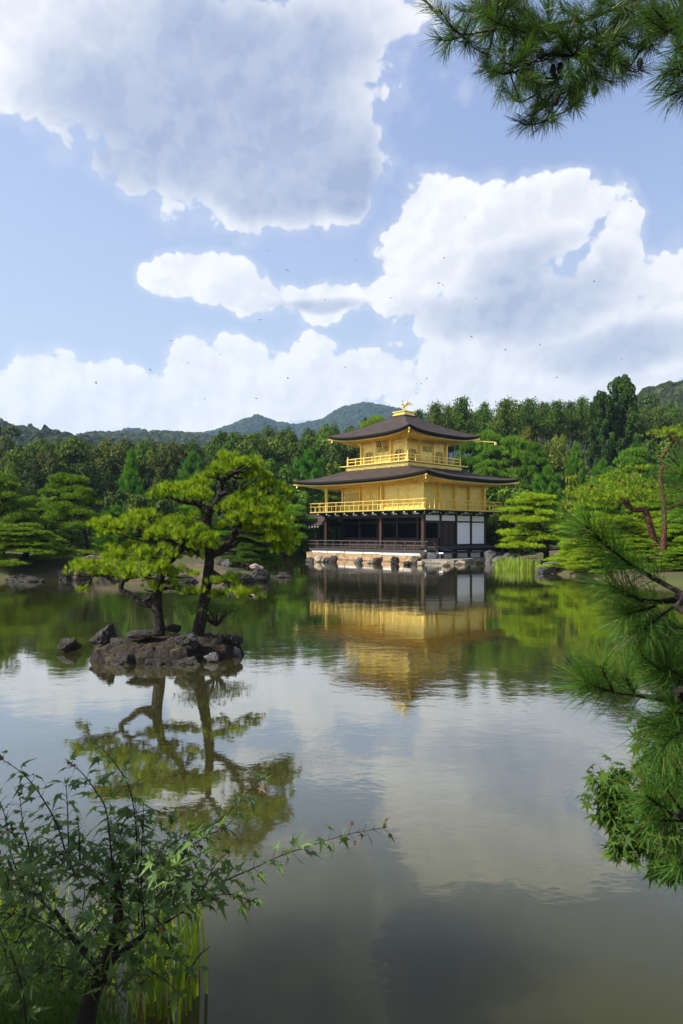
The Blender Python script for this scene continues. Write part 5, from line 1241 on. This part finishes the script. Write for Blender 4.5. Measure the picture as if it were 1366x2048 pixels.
# ------------------------------------------------------------------ near pine branches
def needle_shoot(C, p0, p1, n, L, wd, fwd=.75, t0=.0, tuft=True):
    """a twig clothed with long needles pointing forward"""
    p0 = np.array(tuple(p0)); p1 = np.array(tuple(p1)); ax = unit((p1 - p0)[None])[0]
    t = t0 + (1 - t0) * rng.random(n) ** .75; o = p0 + (p1 - p0) * t[:, None]
    rd = rng.normal(0, 1, (n, 3)); rd = unit(rd - np.outer(rd @ ax, ax))
    f = fwd * rng.uniform(.75, 1.3, (n, 1)); d = unit(ax * f + rd * rng.uniform(.35, .85, (n, 1)))
    l = L * rng.uniform(.7, 1.1, (n, 1)); sdv = unit(np.cross(d, rng.normal(0, 1, (n, 3)))) * wd / 2
    mid = o + d * l * .55 - np.array([0, 0, 1]) * l * .015; tip = o + d * l + np.array([0, 0, -1]) * l * rng.uniform(.0, .12, (n, 1))
    V = np.stack([o - sdv * .7, o + sdv * .7, mid + sdv, mid - sdv, tip], 1).reshape(-1, 3)
    k = np.arange(n)[:, None] * 5; T = np.concatenate([k + np.array([[0, 1, 2]]), k + np.array([[0, 2, 3]]), k + np.array([[3, 2, 4]])])
    C.add(V, T, None, np.repeat(np.clip(rng.normal(.45, .2, n) + (rng.random(n) < .03) * 1.0, 0, 1), 5))
def branch(A, pts, r0, r1, Y=None): bark_tube(A, pts, np.linspace(r0, r1, len(pts)), 7, 4, .15)
# right-hand pine: trunk just outside the view, boughs reaching in
A = Arr(); C = Arr(); base = Vector((2.15, 2.05, .45))
bark_tube(A, [(2.15, 2.05, .2), (2.18, 2.0, 1.2), (2.10, 2.05, 2.2), (2.2, 2.1, 3.4), (2.3, 2.2, 5.0)], [.13, .12, .11, .09, .06], 12, 5, .15)
def bough(path, Y0, Y1, r0, r1, start):
    pts = [P(px, py, Y1 + (Y0 - Y1) * i / (len(path) - 1)) for i, (px, py) in enumerate(path)]
    branch(A, [Vector(start)] + pts[::-1], r0, r1); return pts
SH = []                                      # tip and foot of every needled twig: (px,py,Y) (px,py,Y) number
B1 = bough([(1172, 1052), (1205, 1085), (1250, 1122), (1300, 1152), (1366, 1188), (1440, 1225)], 1.62, 1.95, .009, .0035, (2.15, 2.05, 2.15))
SH += [((1170, 1050, 1.62), (1215, 1094, 1.66), 260), ((1205, 1085, 1.64), (1262, 1130, 1.7), 230), ((1255, 1125, 1.7), (1330, 1166, 1.78), 230)]
B2 = bough([(1225, 1172), (1262, 1196), (1300, 1204), (1366, 1200), (1440, 1205)], 1.68, 1.95, .012, .004, (2.12, 2.05, 1.9))
SH += [((1218, 1168, 1.68), (1285, 1203, 1.72), 240), ((1262, 1196, 1.74), (1330, 1203, 1.78), 150), ((1248, 1230, 1.7), (1310, 1212, 1.74), 200), ((1285, 1260, 1.7), (1345, 1215, 1.8), 220)]
B3 = bough([(1178, 1368), (1222, 1384), (1270, 1390), (1320, 1398), (1366, 1400), (1440, 1400)], 1.66, 1.95, .012, .004, (2.12, 2.05, 1.45))
SH += [((1168, 1364, 1.66), (1228, 1386, 1.68), 280), ((1200, 1330, 1.64), (1226, 1384, 1.68), 150), ((1222, 1384, 1.70), (1290, 1394, 1.74), 150), ((1250, 1352, 1.68), (1270, 1390, 1.72), 90)]
B4 = bough([(1290, 1318), (1335, 1352), (1366, 1368), (1440, 1380)], 1.75, 1.98, .010, .004, (2.12, 2.05, 1.6))
SH += [((1278, 1306, 1.75), (1340, 1356, 1.78), 230), ((1320, 1278, 1.78), (1352, 1360, 1.8), 170), ((1330, 1330, 1.72), (1390, 1375, 1.8), 150)]
B5 = bough([(1345, 1478), (1376, 1452), (1410, 1430), (1450, 1410)], 1.7, 1.95, .010, .004, (2.12, 2.05, 1.4))
SH += [((1322, 1492, 1.68), (1376, 1452, 1.74), 230), ((1345, 1420, 1.72), (1395, 1440, 1.76), 180), ((1300, 1450, 1.8), (1360, 1440, 1.82), 140)]
B6 = bough([(1365, 945), (1385, 980), (1415, 1012), (1450, 1040)], 1.66, 1.95, .010, .004, (2.15, 2.05, 2.4))
SH += [((1362, 938, 1.66), (1395, 988, 1.70), 150), ((1372, 1014, 1.68), (1425, 1024, 1.74), 130), ((1366, 978, 1.7), (1410, 1008, 1.75), 90)]
B7 = bough([(1300, 1602), (1340, 1628), (1380, 1645), (1440, 1650)], 1.62, 1.95, .010, .004, (2.12, 2.05, 1.1))
SH += [((1290, 1590, 1.6), (1345, 1630, 1.64), 230), ((1300, 1640, 1.62), (1370, 1642, 1.68), 170), ((1320, 1560, 1.66), (1376, 1640, 1.7), 140)]
B8 = bough([(1360, 1725), (1390, 1730), (1440, 1735)], 1.6, 1.95, .010, .004, (2.12, 2.05, .95))
SH += [((1352, 1725, 1.6), (1400, 1732, 1.66), 150)]
for k in range(30):                          # the thick of the crown along the right edge
    y = rng.uniform(1215, 1480) if k < 26 else rng.uniform(1490, 1600); x = rng.uniform(1300, 1392); yy = rng.uniform(1.75, 2.1)
    SH.append(((x, y, yy), (x + rng.uniform(30, 70), y + rng.uniform(-20, 45), yy + .05), 110))
for a, b_, n in SH:
    needle_shoot(C, P(*b_), P(*a), int(n * .95), .118, .0016)
    branch(A, [P(*b_), (P(*a) + P(*b_)) / 2, P(*a)], .004, .0016)
tr = tree('pine_tree', base, 'near pine with long deep-green needles reaching in from the right edge', 'pine tree', A, C, M['bark'], M['needle_near'], crown='needles')
# overhead bough
A = Arr(); C = Arr(); YO = 3.5; base = Vector((3.1, 3.2, .45))
bark_tube(A, [(3.1, 3.2, .2), (3.15, 3.2, 2.5), (3.0, 3.3, 4.2), (2.7, 3.4, 5.4), (2.5, 3.45, 7.0)], [.17, .15, .13, .11, .07], 12, 5, .15)
limbs = [[(1400, -160), (1330, -60), (1280, 0), (1256, 28), (1220, 64), (1196, 104), (1164, 136), (1152, 148), (1140, 180), (1120, 212), (1096, 240)],
         [(1350, -110), (1290, -50), (1244, 0), (1228, 16), (1172, 40), (1140, 42), (1076, 52), (988, 60), (924, 72)], [(1290, -50), (1180, -40), (1080, -12), (1000, 8), (930, 20)],
         [(1310, -30), (1306, 10), (1302, 60), (1290, 80), (1262, 130), (1228, 148)], [(1196, 104), (1150, 112), (1090, 110), (1040, 140), (1002, 148)], [(1220, 64), (1190, 70), (1150, 82), (1100, 84)],
         [(1152, 148), (1110, 160), (1070, 190), (1040, 205)], [(1360, -60), (1366, 10), (1362, 60), (1352, 110)], [(1164, 136), (1180, 150), (1192, 172)], [(1256, 28), (1230, 70), (1212, 120), (1215, 150)],
         [(1172, 40), (1120, 70), (1060, 96), (1010, 100)], [(1140, 180), (1120, 190), (1080, 220), (1050, 235)]]
LP = []
for i, l in enumerate(limbs):
    yo = YO + [0, -.1, .15, .1, -.15, .1, .05, -.2, .1, .1, .2, .05][i]
    p = [P(x, y, yo) for x, y in l]
    if i == 0: p = [Vector((2.72, 3.4, 5.3))] + p
    branch(A, p, [.020, .012, .012, .014, .010, .009, .009, .012, .006, .009, .008, .006][i], .003)
    q, _ = resample(p, np.ones(len(p)), 4); LP.append(q)
LP = np.concatenate(LP)
tips = [(872, 78), (890, 100), (852, 4), (880, 20), (918, 22), (985, 140), (975, 110), (1002, 192), (1012, 178), (1038, 246), (1060, 248), (1086, 250), (1112, 240), (1150, 214), (1160, 200), (1192, 178), (1216, 162), (1252, 152), (1282, 140), (1232, 112),
        (1000, 100), (962, 72), (942, 34), (1010, 42), (1058, 30), (1062, 92), (1100, 122), (1130, 112), (1080, 182), (1042, 162), (1042, 204), (1100, 62), (1160, 62), (1182, 112), (1322, 64), (1300, 100), (1262, 60), (1200, 24), (1120, 14), (1270, 100), (1030, 12), (985, 20), (905, 60), (1080, 150), (1020, 130), (1140, 150), (1110, 180), (1340, 20), (1070, 220), (1020, 70),
        (930, 90), (950, 8), (1180, 150), (1150, 20), (1240, 30), (1215, 100)]
for k in range(110):
    x = rng.uniform(960, 1370); tips.append((x, rng.uniform(-30, 225 - abs(x - 1110) * .55)))
for x, y in tips:
    yo = YO + rng.uniform(-.3, .35); tp = np.array(tuple(P(x, y, yo)))
    d2 = ((LP - tp) ** 2).sum(1); j = int(np.argmin(np.where(d2 > .02, d2, 9))); f = LP[j]
    d = unit((tp - f)[None])[0]; ln = max(.10, min(.17, np.linalg.norm(tp - f)))
    branch(A, [f, (f + tp) / 2 + np.array([0, 0, -.015]), tp], .0045, .002)
    needle_shoot(C, tp - d * ln, tp, 130, .108, .0022, .8)
for x, y in ((1352, 150), (1340, 190), (1366, 120), (1374, 178), (1330, 148), (1368, 60), (1350, 100)):
    p1 = P(x, y, 2.3); p0 = P(x + 50, y - 28, 2.35); needle_shoot(C, p0, p1, 150, .11, .0021, .8); branch(A, [P(1480, y - 120, 2.9), P(x + 70, y - 40, 2.36), p1], .008, .003)
ov = tree('pine_tree', base, 'overhanging pine bough with needle tufts and dark cones against the sky', 'pine tree', A, C, M['bark'], M['needle_near'], color=(.62, .62, .62), crown='needles')  # needle tint dimmed, so the backlit look is painted into the colour
for x, y in ((970, 12), (971, 2), (1083, 107), (1120, 136), (1106, 140), (1078, 170), (1143, 192), (1189, 182), (1254, 132), (1280, 127), (1111, 201)):
    b = MB(); c = P(x, y, YO - .1); r = .015
    for k in range(7):
        t = k / 6
        for i in range(7):
            a = i * .8976 + k * .45; q = r * math.sin(math.pi * (.15 + .75 * t)); b.ball((c.x - base.x + math.cos(a) * q * .7, c.y - base.y + math.sin(a) * q * .7, c.z - base.z + .022 - t * .044), .007, .007, .005, 5, 3)
    b.build('pine_cone', M['wood'], ov)
# ------------------------------------------------------------------ maples
def leaf_template(lobes, notch=.34):
    V = [(0, 0, 0)]; T = []
    n = len(lobes); st = []
    for i, (a, l) in enumerate(lobes):
        a = R(a); V.append((math.sin(a) * l, math.cos(a) * l, -.10 * l * l)); st.append(len(V) - 1)
        for s in (-1, 1): V.append((math.sin(a + s * .13) * l * .55, math.cos(a + s * .13) * l * .55, -.02))
    val = []
    for i in range(n + 1):
        a = R(lobes[0][0] - 24) if i == 0 else R(lobes[-1][0] + 24) if i == n else R((lobes[i - 1][0] + lobes[i][0]) / 2)
        l = notch * (.55 if i in (0, n) else 1) * min(lobes[max(0, i - 1)][1], lobes[min(n - 1, i)][1]) / .75; V.append((math.sin(a) * l, math.cos(a) * l, .03)); val.append(len(V) - 1)
    for i in range(n):
        tip = st[i]; L_, R_ = tip + 1, tip + 2
        T += [(0, L_, val[i]), (0, R_, L_), (0, val[i + 1], R_), (val[i], L_, tip) if False else (L_, R_, tip)]
        T += [(val[i], 0, L_)] if False else []
    return np.array(V), np.array(T)
MAPLE = leaf_template([(-125, .42), (-82, .68), (-40, .92), (0, 1.05), (40, .92), (82, .68), (125, .42)])
SNAKE = leaf_template([(-95, .38), (-46, .62), (0, 1.1), (46, .62), (95, .38)], .42)
def leaves(C, Pn, D, size, tmpl, droop=.5, tone=None):
    """leaves at the points Pn, tips towards D, faces up"""
    V0, T0 = tmpl; n = len(Pn); k = len(V0)
    y = unit(D + np.array([0, 0, -1]) * droop * rng.uniform(.3, 1.5, (n, 1)) + rng.normal(0, .25, (n, 3)))
    up = unit(np.array([0, 0, 1.]) + rng.normal(0, .35, (n, 3))); x = unit(np.cross(y, up)); z = np.cross(x, y)
    s = size * rng.uniform(.6, 1.15, (n, 1, 1)); f = rng.uniform(.2, 2.6, (n, 1, 1))
    cup = V0[None, :, 0:1] ** 2 * rng.uniform(-.35, .25, (n, 1, 1))
    V = Pn[:, None] + s * (V0[None, :, 0:1] * x[:, None] + V0[None, :, 1:2] * y[:, None] + (V0[None, :, 2:3] * f - cup) * z[:, None])
    T = (T0[None] + np.arange(n)[:, None, None] * k).reshape(-1, 3)
    C.add(V.reshape(-1, 3), T, None, np.repeat(np.clip(rng.normal(.45, .2, n) if tone is None else tone, 0, 1), k))
def leafy_stem(A, C, pts, r0, size, tmpl, gap, side=.05, droop=.5, start=.15, redtip=False, pairs=2):
    p, rr = resample([tuple(q) for q in pts], np.linspace(r0, r0 * .3, len(pts)), 6); V, Q = tube(p, rr, 6, 1); A.add(V, Q=Q)
    L = np.concatenate([[0], np.cumsum(np.linalg.norm(np.diff(p, axis=0), axis=1))]); s = L[-1] * start; k = 0
    while s < L[-1]:
        c = np.array([np.interp(s, L, p[:, i]) for i in range(3)]); t = np.array([np.interp(min(L[-1], s + .01), L, p[:, i]) for i in range(3)]) - c
        t = unit(t[None])[0] if np.linalg.norm(t) > 1e-6 else np.array([0, 0, 1.])
        a = k * 1.57 + rng.uniform(-.3, .3); u = unit(np.cross(t, [.3, .5, .8])[None])[0]; w_ = np.cross(t, u)
        for e in range(pairs):
            d = (u * math.cos(a + e * math.pi) + w_ * math.sin(a + e * math.pi)) * .8 + t * .5; ln = side * rng.uniform(.5, 1.2); q = c + d * ln
            V, Q = tube([c, (c + q) / 2 + np.array([0, 0, ln * .1]), q], [.0011, .0009, .0008], 4, 1); A.add(V, Q=Q)
            young = redtip and s > L[-1] * .86
            leaves(C, q[None], d[None], size * (.6 if young else 1), tmpl, droop, np.array([.99 if young and rng.random() < .35 else (.99 if rng.random() < .006 else np.clip(rng.normal(.45, .3), 0, .95))]))
        s += gap * rng.uniform(.7, 1.3); k += 1
    d = p[-1] - p[-2]
    leaves(C, np.repeat(p[-1][None], 3, 0), d[None] / (np.linalg.norm(d) + 1e-9) + rng.normal(0, .4, (3, 3)), size * .55, tmpl, .1, np.array([.99 if redtip else .8, .9, .7]))
A = Arr(); C = Arr(); YM = 2.65
mb = P(165, 2060, YM)
bark_tube(A, [mb + Vector((0, 0, -.2)), P(178, 2010, YM), P(208, 1940, YM), P(232, 1870, YM), P(238, 1800, YM), P(236, 1760, YM)], np.array([19, 18, 15, 12, 9, 6]) * YM / F, 10, 4, .12)
bark_tube(A, [P(215, 1925, YM), P(255, 1895, YM - .1), P(290, 1868, YM - .1), P(300, 1855, YM - .12)], np.array([7, 6, 5, 4]) * YM / F, 8, 4, .12)
bark_tube(A, [P(205, 1945, YM), P(150, 1880, YM + .1), P(110, 1820, YM + .1)], np.array([8, 6, 4]) * YM / F, 8, 4, .12)
ST = [([(150, 1750), (132, 1706), (110, 1640), (70, 1575), (40, 1543), (3, 1518)], 0, 1), ([(140, 1740), (137, 1680), (135, 1620), (132, 1565)], .1, 0), ([(232, 1790), (222, 1700), (212, 1620), (190, 1580), (163, 1545), (140, 1528)], -.1, 1),
      ([(285, 1860), (275, 1750), (272, 1650), (258, 1575), (225, 1520), (190, 1485)], 0, 0), ([(290, 1860), (282, 1760), (284, 1690), (287, 1610)], -.1, 1), ([(278, 1860), (276, 1760), (278, 1680), (270, 1600)], .1, 0),
      ([(300, 1860), (340, 1840), (400, 1800), (450, 1762), (500, 1740), (560, 1712), (620, 1692), (690, 1670), (768, 1655)], 0, 1), ([(300, 1800), (330, 1735), (380, 1680), (440, 1640), (480, 1600), (522, 1558)], .15, 1),
      ([(310, 1820), (345, 1760), (375, 1700), (415, 1672), (455, 1650), (478, 1628)], -.05, 1), ([(385, 1815), (408, 1775), (430, 1730), (455, 1705)], 0, 0), ([(110, 1830), (70, 1790), (30, 1765), (-10, 1740)], .1, 0),
      ([(140, 1880), (90, 1850), (40, 1830), (-10, 1825)], -.1, 0), ([(60, 1830), (40, 1760), (20, 1700), (12, 1640), (-5, 1590)], .15, 1), ([(55, 2060), (40, 1960), (10, 1880), (-15, 1830)], -.2, 0), ([(90, 1790), (60, 1700), (45, 1640), (40, 1590)], .2, 1),
      ([(236, 1780), (240, 1700), (250, 1640), (300, 1620), (340, 1632)], .1, 1), ([(400, 1800), (430, 1790), (470, 1790), (512, 1806)], -.1, 0), ([(232, 1800), (180, 1740), (100, 1700), (30, 1690)], .1, 0),
      ([(160, 1720), (158, 1665), (155, 1640)], -.1, 1), ([(300, 1850), (330, 1880), (360, 1920), (390, 1950)], 0, 0), ([(200, 1960), (150, 1940), (80, 1930), (10, 1950)], 0, 0), ([(225, 1900), (280, 1930), (330, 1960), (360, 1990)], -.1, 0)]
for pts, dy, red in ST:
    leafy_stem(A, C, [P(x, y, YM + dy) for x, y in pts],   .0040, .072, SNAKE, .038, .04, .55, .12, red)
for k in range(88):                          # the leafy heart of the bush
    x, y = rng.uniform(-10, 400), rng.uniform(1690, 2010); 
    if x > 330 and y > 1900: continue
    j = (x + rng.uniform(-80, 80), y - rng.uniform(30, 90)); dy = rng.uniform(-.35, .25)
    leafy_stem(A, C, [P(x, y, YM + dy), P((x + j[0]) / 2 + 8, (y + j[1]) / 2, YM + dy), P(j[0], j[1], YM + dy)], .0025, .066, SNAKE, .036, .038, .55, .0, False)
tree('maple_bush', mb, 'dark-leaved young maple with reddish shoot tips in the lower left foreground', 'maple', A, C, M['maple_bark'], M['leaf_maple'], crown='leaves')
# maple spray at the right
A = Arr(); C = Arr(); YS = 2.45; base = Vector((1.75, 2.3, .45))
bark_tube(A, [(1.75, 2.3, .2), (1.72, 2.3, .8), (1.6, 2.4, 1.25), (1.5, 2.45, 1.6)], [.035, .03, .022, .012], 8, 4, .1)
for pts, dy in [([(1420, 1660), (1340, 1620), (1290, 1600), (1240, 1575), (1205, 1560), (1180, 1545)], 0), ([(1420, 1620), (1350, 1590), (1300, 1565), (1262, 1545), (1226, 1535)], .1), ([(1420, 1560), (1360, 1530), (1320, 1505), (1275, 1490)], -.05),
                ([(1420, 1680), (1330, 1650), (1270, 1635), (1195, 1632)], .05), ([(1420, 1700), (1350, 1680), (1300, 1672), (1262, 1668), (1250, 1660)], -.1), ([(1420, 1720), (1380, 1710), (1340, 1720), (1320, 1732)], 0), ([(1420, 1690), (1350, 1690), (1300, 1690)], .1),
                ([(1430, 1480), (1366, 1450), (1320, 1440), (1262, 1435)], .25), ([(1430, 1520), (1380, 1490), (1330, 1470)], .2), ([(1420, 1600), (1350, 1560), (1310, 1540)], .2), ([(1300, 1600), (1255, 1600), (1210, 1598)], .0), ([(1420, 1640), (1380, 1610), (1330, 1590), (1290, 1580)], -.1), ([(1420, 1650), (1360, 1660), (1310, 1650), (1260, 1650)], .15)]:
    leafy_stem(A, C, [P(x, y, YS + dy) for x, y in pts], .0032, .052, MAPLE, .024, .03, .75, .10, False)
    for k in range(8):
        i = int(rng.integers(1, len(pts) - 1)) if len(pts) > 2 else 0; x, y = pts[i]
        leafy_stem(A, C, [P(x, y, YS + dy), P(x - 18, y + rng.uniform(5, 25), YS + dy), P(x - 40, y + rng.uniform(10, 50), YS + dy)], .0016, .050, MAPLE, .026, .026, .8, .1, False)
tree('maple_tree', base, 'green star-leaved maple spray hanging in at the right edge below the near pine', 'maple', A, C, M['stem'], M['leaf_maple_green'], crown='leaves')
# ------------------------------------------------------------------ reeds, iris leaves and grass
def blades(C, Pn, h, wd, lean=.25, seg=4):
    n = len(Pn); d = rng.normal(0, lean, (n, 3)); d[:, 2] = 0; hh = h * rng.uniform(.55, 1.1, (n, 1)); u = unit(np.cross(rng.normal(0, 1, (n, 3)), [0, 0, 1.])) * wd / 2
    V = []
    for k in range(seg + 1):
        t = k / seg; c = Pn + np.array([0, 0, 1.]) * hh * (t - .12 * t * t * np.linalg.norm(d, axis=1, keepdims=True) * 3) + d * hh * t * t; w_ = u * (1 - t ** 2.2) * (1 if k else .8)
        V += [c - w_, c + w_]
    V = np.stack(V, 1); m_ = 2 * (seg + 1); q = np.array([[2 * k, 2 * k + 1, 2 * k + 3, 2 * k + 2] for k in range(seg)])
    C.add(V.reshape(-1, 3), None, (q[None] + np.arange(n)[:, None, None] * m_).reshape(-1, 4), np.repeat(np.clip(rng.normal(.5, .22, n) + (rng.random(n) < .05), 0, 1), m_))
C = Arr(); n = 70
p = np.array([tuple(P(x, 1985, 3.42)) for x in rng.normal(335, 42, n)]) ; p[:, 1] += rng.normal(0, .12, n); p[:, 2] = -.05; p[:, 0] = np.minimum(p[:, 0], -.72 + rng.normal(0, .03, n))
blades(C, p, .74, .017, .16); o = C.build('reed_clump', M['reed'], None); tag(o, 'clump of tall sunlit iris blades standing in the water beside the maple bush', 'reeds')
C = Arr(); x = rng.uniform(-2.6, -.75, 11000); y = rng.uniform(2.5, 4.4, 11000); s = sdist(x, y, NEAR); k = (s > -.12) & (s < 1.6); x, y = x[k], y[k]
blades(C, np.stack([x, y, gz(x, y) - .02], 1), .26, .0045, .5, 3); tag(C.build('bank_grass', M['grass']), 'green grass on the near bank', kind='stuff')
C = Arr(); n = 60; p = np.array([tuple(P(x, 1900, 3.7)) for x in rng.uniform(-60, 110, n)]); p[:, 2] = .1; p[:, 1] += rng.normal(0, .1, n); blades(C, p, .55, .010, .25); tag(C.build('reed_clump', M['reed']), 'short reed tufts at the left edge behind the maple bush', 'reeds')
C = Arr(); n = 26; p = np.array([tuple(P(x, 1105, 3.55)) for x in rng.normal(255, 60, n)]); p[:, 2] = -.03; blades(C, p, .62, .015, .2); tag(C.build('reed_clump', M['reed']), 'thin iris blades seen through the middle of the maple bush', 'reeds')
C = Arr(); n = 520; p = np.stack([np.clip(rng.normal(11.4, .7, n), 10.1, 13), np.clip(rng.normal(44.3, 1.0, n), 42.6, 46), np.full(n, -.05)], 1); k = sdist(p[:, 0], p[:, 1], FAR) < .6; blades(C, p[k], 1.0, .045, .18); tag(C.build('reed_clump', M['reed']), 'bright green reeds in the shallows at the right shore', 'reeds')
A = Arr(); bark_tube(A, [P(356, 2010, 3.2), P(372, 1955, 3.2), P(398, 1912, 3.2), P(420, 1893, 3.2)], [.007, .006, .004, .002], 6, 4); tag(A.build('bent_stalk', M['stem']), 'single bent brown stalk rising from the water beside the iris blades', 'stalk')
# ------------------------------------------------------------------ dragonflies
b = MB(); b.tube([(0, 0, 0), (.018, 0, .001), (.045, 0, -.002)], [.0036, .0025, .0015], 6); b.ball((-.004, 0, 0), .008, .005, .005, 8, 5); b.ball((-.013, 0, 0), .004, .0055, .004, 8, 5)
for s in (-1, 1):
    for x0, x1 in ((-.008, -.014), (.0, .006)): b.add([(x0, 0, .004), (x1 - .004, s * .02, .010), (x1, s * .042, .014), (x1 + .008, s * .040, .0135), (x0 + .009, s * .012, .006)], T=[(0, 1, 4), (1, 3, 4), (1, 2, 3)])
df = b.build('dragonfly', M['void'])
for i, (x, y) in enumerate([(534, 501), (575, 541), (712, 521), (930, 436), (889, 516), (877, 567), (886, 571), (953, 597), (1189, 563), (1262, 403), (943, 674), (812, 650), (781, 596), (597, 684), (1243, 718), (1114, 755), (853, 757), (842, 768), (833, 787), (342, 682), (192, 766), (166, 698), (410, 798), (440, 709), (512, 797), (576, 757), (376, 727), (218, 862), (520, 640), (690, 735), (1010, 700), (300, 740), (1080, 690), (650, 600)]):
    o = df if i == 0 else df.copy()
    if i: col.objects.link(o)
    o.location = P(x, y, rng.uniform(15, 22)); o.rotation_euler = (rng.normal(0, .3), rng.normal(0, .3), rng.uniform(0, 6.28)); tag(o, 'small dark dragonfly flying in the open sky', 'dragonfly', 'dragonflies in the sky')
# unseen maple added left of the camera, sized to shade the maple bush
A = Arr(); C = Arr(); tb = Vector((-3.4, 1.8, .45))
bark_tube(A, [tb, tb + Vector((.05, 0, 1.0)), tb + Vector((0, .05, 2.0)), tb + Vector((.05, 0, 3.4))], [.07, .06, .045, .015], 10, 4, .15)
for k in range(26):
    d = unit(rng.normal(0, 1, 3)); c = np.array(tb) + np.array([0, 0, 2.5]) + d * np.array([.75, .75, 1.0]) * rng.uniform(.4, 1.0)
    bark_tube(A, [np.array(tb) + [0, 0, 1.4 + .5 * rng.random()], (np.array(tb) + [0, 0, 2.0] + c) / 2, c], [.025, .014, .005], 6, 3)
    p = c + rng.normal(0, .17, (170, 3)); leaves(C, p, p - np.array(tb) - [0, 0, 2.2], .075, MAPLE, .5)
tree('maple_tree', tb, 'unseen maple added on the near bank left of the viewer to shade the bush', 'maple', A, C, M['maple_bark'], M['leaf_maple_green'], crown='leaves')
# ------------------------------------------------------------------ the air
b = MB(); b.box(-1500, 1500, -120, 2100, -4, 420); hz = b.build('haze', []); m, g = new_mat('thin_air')
pv = g.n.new('ShaderNodeVolumePrincipled'); pv.inputs['Color'].default_value = (.45, .70, 1, 1); pv.inputs['Density'].default_value = .00017; pv.inputs['Anisotropy'].default_value = .2
o_ = g.n.new('ShaderNodeOutputMaterial'); g.l.new(pv.outputs[0], o_.inputs['Volume']); hz.data.materials.append(m); tag(hz, 'thin blue summer haze', kind='stuff')
